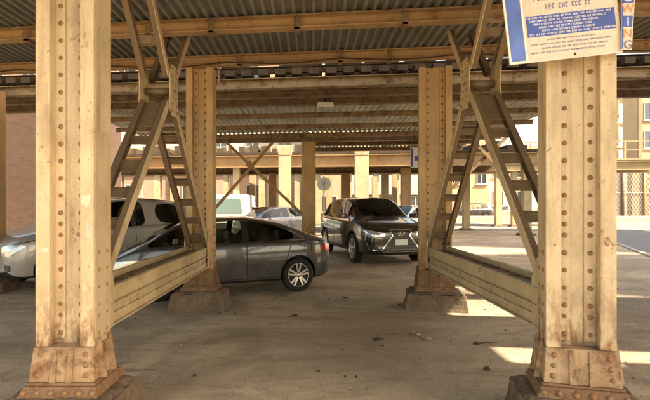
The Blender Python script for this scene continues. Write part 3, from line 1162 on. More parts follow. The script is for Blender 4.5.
# ------------------------------------------------------------------ big sign
sg = thing("parking_sign", "cream sign with blue text block and blue edge band on the right front column", "sign", P(563, 60, 2.94))
PXM = 2.93 / F
th = R(6.5)
org = P(509.5, 65.5, 2.93)
U = Vector((math.cos(th), 0, math.sin(th)))
Vv = Vector((-math.sin(th), 0, math.cos(th)))


def SP(u, v, d=0.0):
    return org + U * (u * PXM) + Vv * (v * PXM) + Vector((0, -d, 0))


def srect(mb, u0, u1, v0, v1, d, t=0.0008):
    mb.prism([SP(u0, v0, d), SP(u1, v0, d), SP(u1, v1, d), SP(u0, v1, d)], (0, -t, 0))


mb = MB()
srect(mb, 0, 114, 0, 100, 0.0, 0.004)
mb.build("panel", M['sign_cream'], sg, 0.001)
mb = MB()
srect(mb, 0.4, 2.2, 0.5, 99.5, 0.0045)
srect(mb, 2.2, 17.8, 0.5, 2.4, 0.0045)
srect(mb, 17.0, 19.0, 0.5, 99.5, 0.0052)
mb.build("white_border", M['white'], sg)
mb = MB()
srect(mb, 2.5, 16.5, 2.8, 99.0, 0.0058)
mb.build("blue_band", M['blue_pale'], sg)
mb = MB()
srect(mb, 21, 110, 25.0, 46, 0.0045)
mb.build("blue_block", M['blue'], sg)
# the lettering on this sign is too blurred to read: rows of letter-sized strokes
rng = random.Random(4)


def letters(mb, u0, u1, v, h, d, word=(3, 8), cw=1.45):
    u = u0
    left = rng.randint(*word)
    while u < u1:
        if left == 0:
            u += cw * 0.9
            left = rng.randint(*word)
            continue
        w = cw * rng.uniform(0.55, 0.8)
        k = rng.random()
        srect(mb, u, u + w * 0.32, v, v + h, d, 0.0005)
        if k < 0.5:
            srect(mb, u + w * 0.32, u + w, v + h * 0.72, v + h, d, 0.0005)
            srect(mb, u + w * 0.32, u + w * 0.8, v, v + h * 0.25, d, 0.0005)
        elif k < 0.8:
            srect(mb, u + w * 0.66, u + w, v, v + h, d, 0.0005)
            srect(mb, u + w * 0.32, u + w * 0.66, v + h * 0.4, v + h * 0.65, d, 0.0005)
        else:
            srect(mb, u + w * 0.32, u + w, v + h * 0.4, v + h * 0.62, d, 0.0005)
        u += cw
        left -= 1


mb = MB()
for i, (a, b) in enumerate(((23, 109), (36, 88), (33, 86), (28, 92), (24, 100), (22, 106))):
    letters(mb, a, b, 26.2 + i * 3.35, 1.9, 0.0058, cw=1.35)
letters(mb, 46, 90, 46.6, 2.6, 0.005, cw=2.0)
tag(mb.build("white_lettering", M['white'], sg), kind='stuff')
mb = MB()
for i, (a, b) in enumerate(((40, 88), (24, 104), (34, 100), (22, 96))):
    letters(mb, a, b, 20.4 - i * 4.1, 1.5, 0.005, cw=1.15)
letters(mb, 42, 86, 51.5, 5.2, 0.005, cw=3.4)
letters(mb, 30, 100, 60.5, 7.0, 0.005, cw=4.6)
letters(mb, 34, 96, 71.5, 9.0, 0.005, cw=6)
tag(mb.build("blue_lettering", M['ink'], sg), kind='stuff')
# narrow upright strip with the letters TOWING, lower half in view
mb = MB()
sx0, sx1 = 621.5, 634.5
ft = -R(1.5)


def TP(px, py, d):
    p = P(px, py, 2.91)
    p.y -= d
    return p


mb.prism([TP(621, 50, 0), TP(631.5, 50, 0), TP(637, -42, 0), TP(621, -42, 0)], (0, -0.003, 0))
mb.build("side_strip", M['sign_cream'], sg)
mb = MB()
for (a, b) in ((39, 49), (15, 26), (-9, 4), (-33, -20)):
    pass
mb.prism([TP(623, 27, 0.004), TP(631.6, 27, 0.004), TP(632.2, 16, 0.004), TP(623, 16, 0.004)], (0, -0.001, 0))
mb.build("blue_square", M['blue'], sg)
mb = MB()
mb.prism([TP(623, 3, 0.004), TP(633.3, 3, 0.004), TP(634, -8, 0.004), TP(623, -8, 0.004)], (0, -0.001, 0))
mb.build("blue_square", M['blue'], sg)


def text_part(body, px, py, hpx, mat, parent, D=2.91, off=0.006, name="letter"):
    cu = bpy.data.curves.new("letter_curve", 'FONT')
    cu.body = body
    cu.size = hpx / F * D / 0.72
    cu.align_x = 'CENTER'
    cu.extrude = 0.0006
    cu.resolution_u = 2
    ob = bpy.data.objects.new("tmp", cu)
    COL.objects.link(ob)
    me = bpy.data.meshes.new_from_object(ob)
    bpy.data.objects.remove(ob)
    me.name = name
    me.materials.clear()
    me.materials.append(mat)
    p = P(px, py, D)
    me.transform(Matrix.Translation((p.x, p.y - off, p.z)) @ Matrix.Rotation(R(90), 4, 'X'))
    return link(name, me, parent)


mb = MB()
mb.prism([TP(621.4, 49, 0.004), TP(622.8, 49, 0.004), TP(622.8, -41, 0.004), TP(621.4, -41, 0.004)], (0, -0.001, 0))
mb.build("blue_edge", M['blue'], sg)
for (u_, v_) in ((66, 96), (66, 4)):
    mb = MB()
    mb.dome(SP(u_, v_, 0.004), (0, -1, 0), 0.008, 8)
    mb.build("bolt", M['clip'], sg)
for ch, py, mt in (("G", 49, 'ink'), ("N", 38, 'orange'), ("I", 26, 'white'), ("W", 13, 'orange'), ("O", 2, 'white'), ("T", -10, 'orange')):
    text_part(ch, 627.4, py, 9, M[mt], sg)
# straps holding the sign
for z in (P(0, 40, 3.0).z, P(0, -20, 3.0).z):
    mb = MB()
    mb.bar((1.56, 3.05, z), (1.96, 2.942, z), 0.03, 0.03)
    mb.bar((1.56, 2.95, z), (1.56, 3.05, z), 0.03, 0.03)
    mb.build("mounting_strap", M['clip'], sg)

# small blue and white sign near the rear right column
ss = thing("small_sign", "small blue and white sign hanging left of the rear right column", "sign", P(415, 168, 13.2))
a, b = P(410.5, 167.5, 13.2), P(419, 147.5, 13.2)
mb = MB()
mb.box(a.x, b.x, 13.2, 13.22, a.z, b.z)
mb.build("panel", M['white'], ss)
mb = MB()
mb.box(a.x + 0.005, a.x + 0.075, 13.194, 13.199, a.z + 0.02, b.z - 0.02)
mb.box(a.x + 0.12, b.x - 0.02, 13.194, 13.199, a.z + 0.19, a.z + 0.33)
mb.build("blue_print", M['blue'], ss)
mb = MB()
mb.bar(((a.x + b.x) / 2, 13.21, b.z), ((a.x + b.x) / 2, 13.3, ZB + 0.0), 0.02, 0.02)
mb.build("hanger", M['clip'], ss)

# round pale sign on a post behind the SUV
rs = thing("street_sign", "pale round sign on a thin post left of the black SUV's roof", "sign", (0.42, 17.2, 0))
c = P(324, 184, 17.2)
mb = MB()
mb.tube([(c.x, 17.2, c.z), (c.x, 17.22, c.z)], 0.27, 8)
mb.build("panel", M['white'], rs)
mb = MB()
for k in range(5):
    t_ = k * 1.256
    mb.bar((c.x, 17.19, c.z), (c.x + 0.17 * math.cos(t_), 17.19, c.z + 0.17 * math.sin(t_)), 0.03, 0.008)
mb.build("emblem", M['ink'], rs)
mb = MB()
mb.tube([(c.x, 17.24, 0), (c.x, 17.24, c.z + 0.3)], 0.03, 6)
mb.build("pole", M['mesh_wire'], rs)


# ------------------------------------------------------------------ cars
def car_shell(spec):
    """Lofted control cage -> subdivided mesh with materials: 0 paint 1 glass 2 black 3 arch"""
    st = spec['st']
    bm = bmesh.new()
    rings = []
    for (x, zb, hw, zbelt, zroof, wr, *rest) in st:
        g = zroof - zbelt
        zm = zb + (zbelt - zb) * 0.55
        pts = [
            (0, zb), (hw * 0.86, zb), (hw * 0.965, zb + 0.07),
            (hw * 1.0, zm), (hw * 0.99, zbelt - 0.10 * min(1, (zbelt - zb) / 0.6)), (hw * 0.955, zbelt),
            (hw * 0.955 - 0.03, zbelt + 0.018),
            (wr, zroof - 0.055 * min(1, g / 0.2) - 0.01), (wr * 0.86, zroof - 0.018), (0, zroof)]
        L = [bm.verts.new((x, y, z)) for y, z in pts]
        Rr = [L[0]] + [bm.verts.new((x, -y, z)) for y, z in pts[1:-1]] + [L[-1]]
        rings.append((L, Rr))
    npt = 10
    sg_, ws, bl = spec['side_glass'], spec['windscreen'], spec['rear_glass']
    bm.faces.ensure_lookup_table()
    crease = bm.edges.layers.float.new('crease_edge')
    for i in range(len(st) - 1):
        for side in (0, 1):
            a, b = rings[i][side], rings[i + 1][side]
            for k in range(npt - 1):
                vs = [a[k], a[k + 1], b[k + 1], b[k]]
                if side:
                    vs = vs[::-1]
                f = bm.faces.new(vs)
                f.smooth = True
                mi = 0
                if k == 6:
                    if i in sg_:
                        mi = 1
                    elif i in spec.get('pillar', ()):
                        mi = 2
                if k == 8 and (i in ws or i in bl):
                    mi = 1
                if k in (0, 1):
                    mi = 2
                f.material_index = mi
    for e, rev in ((0, False), (len(st) - 1, True)):
        L, Rr = rings[e]
        for k in range(npt - 1):
            vs = [L[k], L[k + 1], Rr[k + 1], Rr[k]]
            vs = list(dict.fromkeys(vs))
            if len(vs) < 3:
                continue
            if rev:
                vs = vs[::-1]
            f = bm.faces.new(vs)
            f.smooth = True
    bmesh.ops.recalc_face_normals(bm, faces=bm.faces)
    for e in bm.edges:
        fs = e.link_faces
        if len(fs) == 2 and fs[0].material_index != fs[1].material_index:
            e[crease] = 0.92
    for (L, Rr) in rings:
        pass
    for i in range(len(st) - 1):
        for side in (0, 1):
            for k, cv in ((5, 0.35), (3, 0.25), (2, 0.4)):
                e = bm.edges.get((rings[i][side][k], rings[i + 1][side][k]))
                if e:
                    e[crease] = max(e[crease], cv)
    me = bpy.data.meshes.new("shell")
    bm.to_mesh(me)
    bm.free()
    for mname in ('paint', 'glass', 'black', 'arch'):
        me.materials.append(M['black'])
    ob = bpy.data.objects.new("tmp", me)
    COL.objects.link(ob)
    s = ob.modifiers.new("s", 'SUBSURF')
    s.levels = s.render_levels = spec.get('lev', 2)
    # wheel arch cutter
    cut = bmesh.new()
    for wx in spec['wheels']:
        for sy in (-1, 1):
            geom = bmesh.ops.create_cone(cut, cap_ends=True, segments=40, radius1=spec['arch'], radius2=spec['arch'], depth=0.52,
                                         matrix=Matrix.Translation((wx, sy * (spec['hw'] + 0.02), spec['r'] + 0.01)) @ Matrix.Rotation(R(90), 4, 'X'))
    cm = bpy.data.meshes.new("cut")
    cut.to_mesh(cm)
    cut.free()
    for _ in range(4):
        cm.materials.append(M['black'])
    for p in cm.polygons:
        p.material_index = 3
    co = bpy.data.objects.new("cut", cm)
    COL.objects.link(co)
    b = ob.modifiers.new("b", 'BOOLEAN')
    b.operation = 'DIFFERENCE'
    b.solver = 'EXACT'
    b.object = co
    dg = bpy.context.evaluated_depsgraph_get()
    out = bpy.data.meshes.new_from_object(ob.evaluated_get(dg), depsgraph=dg)
    bpy.data.objects.remove(ob)
    bpy.data.objects.remove(co)
    return out


def split_mat(me, idx, comps=False):
    bm = bmesh.new()
    bm.from_mesh(me)
    bmesh.ops.delete(bm, geom=[f for f in bm.faces if f.material_index not in idx], context='FACES')
    for f in bm.faces:
        f.material_index = 0
    outs = []
    if not comps:
        m2 = bpy.data.meshes.new("part")
        bm.to_mesh(m2)
        bm.free()
        return [m2]
    seen = set()
    bm.faces.ensure_lookup_table()
    groups = []
    for f in bm.faces:
        if f.index in seen:
            continue
        stack, g = [f], []
        seen.add(f.index)
        while stack:
            q_ = stack.pop()
            g.append(q_)
            for e in q_.edges:
                for h in e.link_faces:
                    if h.index not in seen:
                        seen.add(h.index)
                        stack.append(h)
        groups.append([x.index for x in g])
    for g in groups:
        gs = set(g)
        b2 = bm.copy()
        b2.faces.ensure_lookup_table()
        bmesh.ops.delete(b2, geom=[b2.faces[i] for i in range(len(b2.faces)) if i not in gs], context='FACES')
        m2 = bpy.data.meshes.new("part")
        b2.to_mesh(m2)
        b2.free()
        outs.append(m2)
    bm.free()
    return outs


class Car:
    def __init__(s, name, label, spec, paint, loc, heading, scale=1.0, detail=True, glass='glass', rim='rim', group=None, sx=1.0):
        s.t = thing(name, label, name.split('_')[-1] if name.split('_')[-1] in ('car', 'van') else 'car', loc, group, world=False, rz=heading)
        s.t.scale = (scale * sx, scale, scale)
        s.spec = spec
        key = spec['key']
        if key not in shells:
            shells[key] = car_shell(spec)
        sh = shells[key]
        s.bvh = BVHTree.FromPolygons([v.co for v in sh.vertices], [tuple(p.vertices) for p in sh.polygons])
        ck = (key, 'split')
        if ck not in shells:
            shells[ck] = (split_mat(sh, (0,))[0], split_mat(sh, (1,), True), split_mat(sh, (2, 3))[0])
        body, glasses, blk = shells[ck]
        b = body.copy()
        b.materials.clear()
        b.materials.append(paint)
        link("body", b, s.t)
        for g in glasses:
            g2 = g.copy()
            g2.materials.clear()
            g2.materials.append(M[glass])
            link("window", g2, s.t)
        k2 = blk.copy()
        k2.materials.clear()
        k2.materials.append(M['black'])
        link("underbody", k2, s.t)
        s.interior()
        for wx in spec['wheels']:
            for sy in (1, -1):
                s.wheel(wx, sy, rim)

    def interior(s):
        sp = s.spec
        mb = MB()
        x0, x1 = sp['cab']
        w = sp['hw'] * 0.86
        fl = sp['floor']
        mb.box(x0, x1, -w, w, fl - 0.05, fl)
        zt = sp['seat']
        for sx in sp['seats']:
            for sy in (-1, 1):
                y = sy * w * 0.48
                mb.prism([(sx - 0.10, y - 0.22, fl - .03), (sx + 0.04, y - 0.22, fl - .03), (sx - 0.12, y - 0.20, zt), (sx - 0.2, y - 0.20, zt)], (0, 0.42, 0))
                mb.box(sx - 0.2, sx - 0.11, y - 0.12, y + 0.12, zt + 0.02, zt + 0.17)
        mb.box(x1 - 0.25, x1 - 0.1, -w, w, fl, sp['dash'])
        mb.build("interior", M['interior'], s.t, fix=True)
        mb = MB()
        c = Vector((x1 - 0.42, w * 0.48, sp['dash'] - 0.02))
        pts = [c + Vector((0.08 * math.sin(a), 0.17 * math.cos(a), 0.15 * math.sin(a))) for a in [i * math.pi / 6 for i in range(13)]]
        mb.tube(pts, 0.014, 6, cap=False)
        mb.build("steering_wheel", M['black'], s.t)

    def wheel(s, wx, sy, rim):
        sp = s.spec
        r = sp['r']
        hw = sp['hw']
        y1 = hw - 0.015
        e = bpy.data.objects.new("wheel", None)
        COL.objects.link(e)
        e.parent = s.t
        e.location = (wx, sy * (y1 - 0.10), r)
        e.rotation_euler = (0, 0, R(0) if sy > 0 else R(180))
        key = ('wheel', r, rim)
        if key not in shells:
            ty = MB()
            ri = r * 0.69
            ty.lathe([(ri, -0.10), (r * 0.9, -0.105), (r * 0.985, -0.085), (r, -0.05), (r, 0.05), (r * 0.985, 0.085), (r * 0.9, 0.105), (ri, 0.098), (ri * 0.98, 0.07), (ri * 0.98, -0.1)], 'Y', 40)
            rm = MB()
            rm.lathe([(ri, 0.095), (ri * 0.965, 0.10), (ri * 0.94, 0.085), (ri * 0.92, 0.0), (ri * 0.9, -0.06)], 'Y', 40)
            for k in range(5):
                for dd in (-0.15, 0.15):
                    t_ = k * 2 * math.pi / 5 + math.pi / 2
                    a0 = (ri * 0.12 * math.cos(t_ + dd * 2), 0.078, ri * 0.12 * math.sin(t_ + dd * 2))
                    a1 = (ri * 0.94 * math.cos(t_ + dd * 1.25), 0.088, ri * 0.94 * math.sin(t_ + dd * 1.25))
                    rm.bar(a0, a1, 0.03, ri * 0.16, (0, 1, 0))
            rm.lathe([(ri * 0.24, 0.07), (ri * 0.22, 0.1), (0.001, 0.104)], 'Y', 20)
            bk = MB()
            bk.lathe([(ri * 0.94, 0.03), (0.001, 0.02)], 'Y', 24)
            objs = []
            for mbb, mm in ((ty, M['tyre']), (rm, M[rim]), (bk, M['black'])):
                me = bpy.data.meshes.new("w")
                me.from_pydata(mbb.v, [], mbb.f)
                me.polygons.foreach_set("use_smooth", mbb.sm)
                bm = bmesh.new()
                bm.from_mesh(me)
                bmesh.ops.recalc_face_normals(bm, faces=bm.faces)
                bm.to_mesh(me)
                bm.free()
                me.materials.append(mm)
                me.update()
                objs.append(me)
            shells[key] = objs
        for nm, me in zip(("tyre", "rim", "brake_disc"), shells[key]):
            o = bpy.data.objects.new(nm, me)
            COL.objects.link(o)
            o.parent = e

    def hit(s, p, d):
        r = s.bvh.ray_cast(p, d)
        return r[0], r[1]

    def side_pt(s, x, z, sy, off=0.003):
        h, n_ = s.hit(Vector((x, sy * 3, z)), Vector((0, -sy, 0)))
        if h is None:
            return None
        return h + Vector((0, sy * off, 0))

    def proj(s, pts, d, off):
        """pts: start points, d: direction; returns surface pts"""
        d = Vector(d).normalized()
        out = []
        for p in pts:
            h, n_ = s.hit(Vector(p) - d * 4, d)
            out.append((h - d * off) if h is not None else None)
        return out

    def ribbon(s, name, path, d, w, mat, off=0.003, step=0.04, closed=False, both=True):
        """path on a plane; projected along d (mirror for other side)"""
        res = []
        sides = (1, -1) if both else (1,)
        for sy in sides:
            dd = Vector((d[0], d[1] * sy, d[2])).normalized()
            pts = []
            pp = [Vector((p[0], p[1] * sy, p[2])) for p in path]
            if closed:
                pp.append(pp[0])
            for i in range(len(pp) - 1):
                n_ = max(1, int((pp[i + 1] - pp[i]).length / step))
                for k in range(n_):
                    pts.append(pp[i].lerp(pp[i + 1], k / n_))
            pts.append(pp[-1])
            mb = MB()
            q0 = []
            for i, p in enumerate(pts):
                tdir = (pts[min(i + 1, len(pts) - 1)] - pts[max(i - 1, 0)])
                tdir = (tdir - dd * tdir.dot(dd)).normalized()
                nn = dd.cross(tdir) * (w / 2)
                q0.append(s.proj([p - nn, p + nn], dd, off))
            for i in range(len(q0) - 1):
                (a, b), (c2, d2) = q0[i], q0[i + 1]
                if None in (a, b, c2, d2) or (a - c2).length > 0.25:
                    continue
                vs = [a, b, d2, c2]
                top = [v - dd * 0.004 for v in vs]
                mb.add(vs + top, [(4, 5, 6, 7), (0, 1, 5, 4), (2, 3, 7, 6)])
            if mb.f:
                res.append(mb.build(name, mat, s.t))
        return res

    def patch(s, name, poly, d, mat, off=0.004, both=True, cuts=3, thick=0.012):
        """polygon projected onto the shell along d"""
        for sy in ((1, -1) if both else (1,)):
            dd = Vector((d[0], d[1] * sy, d[2])).normalized()
            bm = bmesh.new()
            f = bm.faces.new([bm.verts.new((p[0], p[1] * sy, p[2])) for p in poly])
            bmesh.ops.triangulate(bm, faces=[f])
            for _ in range(cuts):
                bmesh.ops.subdivide_edges(bm, edges=bm.edges[:], cuts=1, use_grid_fill=True)
            ok = True
            dead = []
            for v in bm.verts:
                h, n_ = s.hit(v.co - dd * 4, dd)
                if h is None:
                    dead.append(v)
                else:
                    v.co = h - dd * off
            bmesh.ops.delete(bm, geom=dead, context='VERTS')
            if not bm.faces:
                bm.free()
                continue
            r_ = bmesh.ops.extrude_face_region(bm, geom=bm.faces[:])
            for v in [g for g in r_['geom'] if isinstance(g, bmesh.types.BMVert)]:
                v.co -= dd * thick
            bmesh.ops.recalc_face_normals(bm, faces=bm.faces)
            for f in bm.faces:
                f.smooth = False
            me = bpy.data.meshes.new(name)
            bm.to_mesh(me)
            bm.free()
            me.materials.append(mat)
            link(name, me, s.t)

    def handle(s, x, z, mat):
        for sy in (1, -1):
            p = s.side_pt(x, z, sy, 0.0)
            if p is None:
                continue
            mb = MB()
            mb.box(x - 0.09, x + 0.09, p.y + sy * 0.012 - 0.01, p.y + sy * 0.012 + 0.012, z - 0.012, z + 0.012)
            mb.build("door_handle", mat, s.t, 0.005)

    def mirror(s, x, z, mat):
        for sy in (1, -1):
            p = s.side_pt(x, z - 0.07, sy, 0.0)
            if p is None:
                continue
            mb = MB()
            y = p.y
            vs = [(x + 0.06, y + sy * 0.05, z - 0.05), (x + 0.07, y + sy * 0.22, z - 0.035), (x + 0.05, y + sy * 0.22, z + 0.07), (x + 0.04, y + sy * 0.05, z + 0.065)]
            mb.prism(vs, (-0.10, 0, 0))
            mb.bar((x, y - sy * 0.02, z - 0.06), (x, y + sy * 0.09, z - 0.02), 0.05, 0.025)
            mb.build("wing_mirror", mat, s.t, 0.02)


shells = {}
SEDAN = dict(key='sedan', hw=0.895, r=0.325, arch=0.375, wheels=(1.36, -1.34), lev=2, st=[
    (-2.14, 0.42, 0.60, 0.80, 0.86, 0.46),
    (-2.09, 0.30, 0.74, 0.90, 0.99, 0.54),
    (-1.94, 0.24, 0.83, 0.97, 1.045, 0.60),
    (-1.72, 0.21, 0.875, 0.985, 1.10, 0.60),
    (-1.30, 0.20, 0.895, 0.975, 1.25, 0.57),
    (-0.85, 0.20, 0.895, 0.965, 1.385, 0.56),
    (-0.33, 0.20, 0.895, 0.955, 1.45, 0.57),
    (-0.23, 0.20, 0.895, 0.953, 1.455, 0.57),
    (0.72, 0.20, 0.895, 0.935, 1.425, 0.56),
    (1.14, 0.20, 0.895, 0.925, 1.25, 0.58),
    (1.54, 0.20, 0.885, 0.905, 1.01, 0.64),
    (1.76, 0.20, 0.88, 0.87, 0.95, 0.66),
    (1.98, 0.20, 0.83, 0.78, 0.86, 0.62),
    (2.20, 0.21, 0.74, 0.66, 0.74, 0.54),
    (2.30, 0.30, 0.58, 0.52, 0.60, 0.42)],
    side_glass=(4, 5, 7, 8, 9), pillar=(6,), windscreen=(8, 9), rear_glass=(3, 4), cab=(-1.55, 1.3), floor=0.55, seat=1.0, seats=(-0.85, 0.2), dash=0.9)
SUV = dict(key='suv', hw=0.945, r=0.37, arch=0.425, wheels=(1.42, -1.38), lev=2, st=[
    (-2.36, 0.50, 0.66, 0.98, 1.06, 0.55),
    (-2.30, 0.36, 0.84, 1.06, 1.24, 0.62),
    (-2.10, 0.28, 0.90, 1.10, 1.48, 0.62),
    (-1.75, 0.25, 0.935, 1.10, 1.62, 0.63),
    (-1.15, 0.24, 0.945, 1.085, 1.675, 0.64),
    (-0.35, 0.24, 0.945, 1.07, 1.69, 0.65),
    (-0.25, 0.24, 0.945, 1.068, 1.69, 0.65),
    (0.40, 0.24, 0.945, 1.055, 1.655, 0.64),
    (0.85, 0.24, 0.94, 1.045, 1.42, 0.66),
    (1.22, 0.24, 0.935, 1.035, 1.165, 0.72),
    (1.65, 0.24, 0.925, 0.99, 1.085, 0.74),
    (2.10, 0.24, 0.89, 0.90, 1.02, 0.70),
    (2.34, 0.25, 0.80, 0.80, 0.92, 0.62),
    (2.42, 0.36, 0.64, 0.70, 0.80, 0.50)],
    side_glass=(3, 4, 6, 7), pillar=(2, 5), windscreen=(7, 8), rear_glass=(1, 2), cab=(-1.95, 1.15), floor=0.65, seat=1.15, seats=(-0.75, 0.25), dash=1.02)


SUV2 = dict(SUV)
SUV2['key'] = 'suv2'
SUV2['st'] = SUV['st'][:4] + [(-0.86, 0.24, 0.945, 1.080, 1.682, 0.645), (-0.62, 0.24, 0.945, 1.076, 1.688, 0.645)] + SUV['st'][5:-3] + [(2.00, 0.24, 0.89, 0.90, 1.02, 0.70), (2.16, 0.25, 0.78, 0.80, 0.90, 0.60), (2.22, 0.36, 0.62, 0.70, 0.79, 0.48)]
SUV2.update(side_glass=(3, 5, 7, 8), pillar=(6,), windscreen=(8, 9), rear_glass=(1, 2))


def fit_common(c, doors, belt, zlow, chrome_belt=False, seams=True):
    sp = c.spec
    for x_top, x_bot in doors:
        c.ribbon("door_seam", [(x_top, 0, belt - 0.02), (x_bot, 0, zlow)], (0, -1, 0), 0.012, M['gap'], 0.001)
    c.ribbon("door_seam", [(doors[0][1], 0, zlow), (doors[-1][1], 0, zlow)], (0, -1, 0), 0.010, M['gap'], 0.001)


def dress_sedan(c):
    fit_common(c, ((-1.18, -0.98), (-0.28, -0.28), (0.98, 0.98)), 0.95, 0.30)
    # bright trim round the side glass
    top = [(-1.50, 0, 1.03), (-1.25, 0, 1.155), (-0.9, 0, 1.285), (-0.5, 0, 1.36), (-0.1, 0, 1.385), (0.55, 0, 1.345)]
    c.ribbon("window_trim", [(-1.50, 0, 1.005), (-1.35, 0, 0.998), (-0.3, 0, 0.972), (1.1, 0, 0.94)], (0, -1, 0), 0.02, M['chrome'], 0.004)
    c.ribbon("window_trim", top, (0, -1, 0.0), 0.026, M['chrome'], 0.004)
    c.handle(-0.85, 0.86, M['chrome'])
    c.handle(0.05, 0.845, M['chrome'])
    c.mirror(1.05, 1.02, c.paint)
    c.patch("tail_light", [(-2.6, 0.55, 0.70), (-2.6, 0.93, 0.70), (-2.0, 1.02, 0.78), (-2.0, 1.02, 0.90), (-2.6, 0.9, 0.90), (-2.6, 0.55, 0.86)], (0.55, -0.83, 0), M['red_lens'], 0.002)
    c.patch("tail_light", [(-2.5, 0.40, 0.70), (-2.5, 0.70, 0.70), (-2.5, 0.70, 0.86), (-2.5, 0.40, 0.83)], (1, 0, 0), M['red_lens'], 0.002)
    c.patch("headlight", [(2.2, 0.45, 0.56), (2.2, 0.98, 0.58), (2.2, 1.15, 0.72), (2.2, 0.95, 0.72), (2.2, 0.5, 0.64)], (-0.9, -0.35, 0), M['lamp_lens'], 0.002)
    c.patch("grille", [(2.5, -0.36, 0.34), (2.5, 0.36, 0.34), (2.5, 0.46, 0.50), (2.5, -0.46, 0.50)], (-1, 0, 0), M['black'], 0.002, both=False)
    c.ribbon("bumper_seam", [(-1.86, 0, 0.33), (-1.98, 0, 0.62), (-2.25, 0, 0.66)], (0, -1, 0), 0.010, M['gap'], 0.001)
    # fuel flap
    c.ribbon("fuel_flap", [(-1.62, 0, 0.80), (-1.47, 0, 0.80), (-1.47, 0, 0.92), (-1.62, 0, 0.92)], (0, -1, 0), 0.008, M['gap'], 0.001, closed=True)
    c.patch("number_plate", [(-2.5, -0.15, 0.55), (-2.5, 0.15, 0.55), (-2.5, 0.15, 0.65), (-2.5, -0.15, 0.65)], (1, 0, 0), M['plate'], 0.004, both=False)


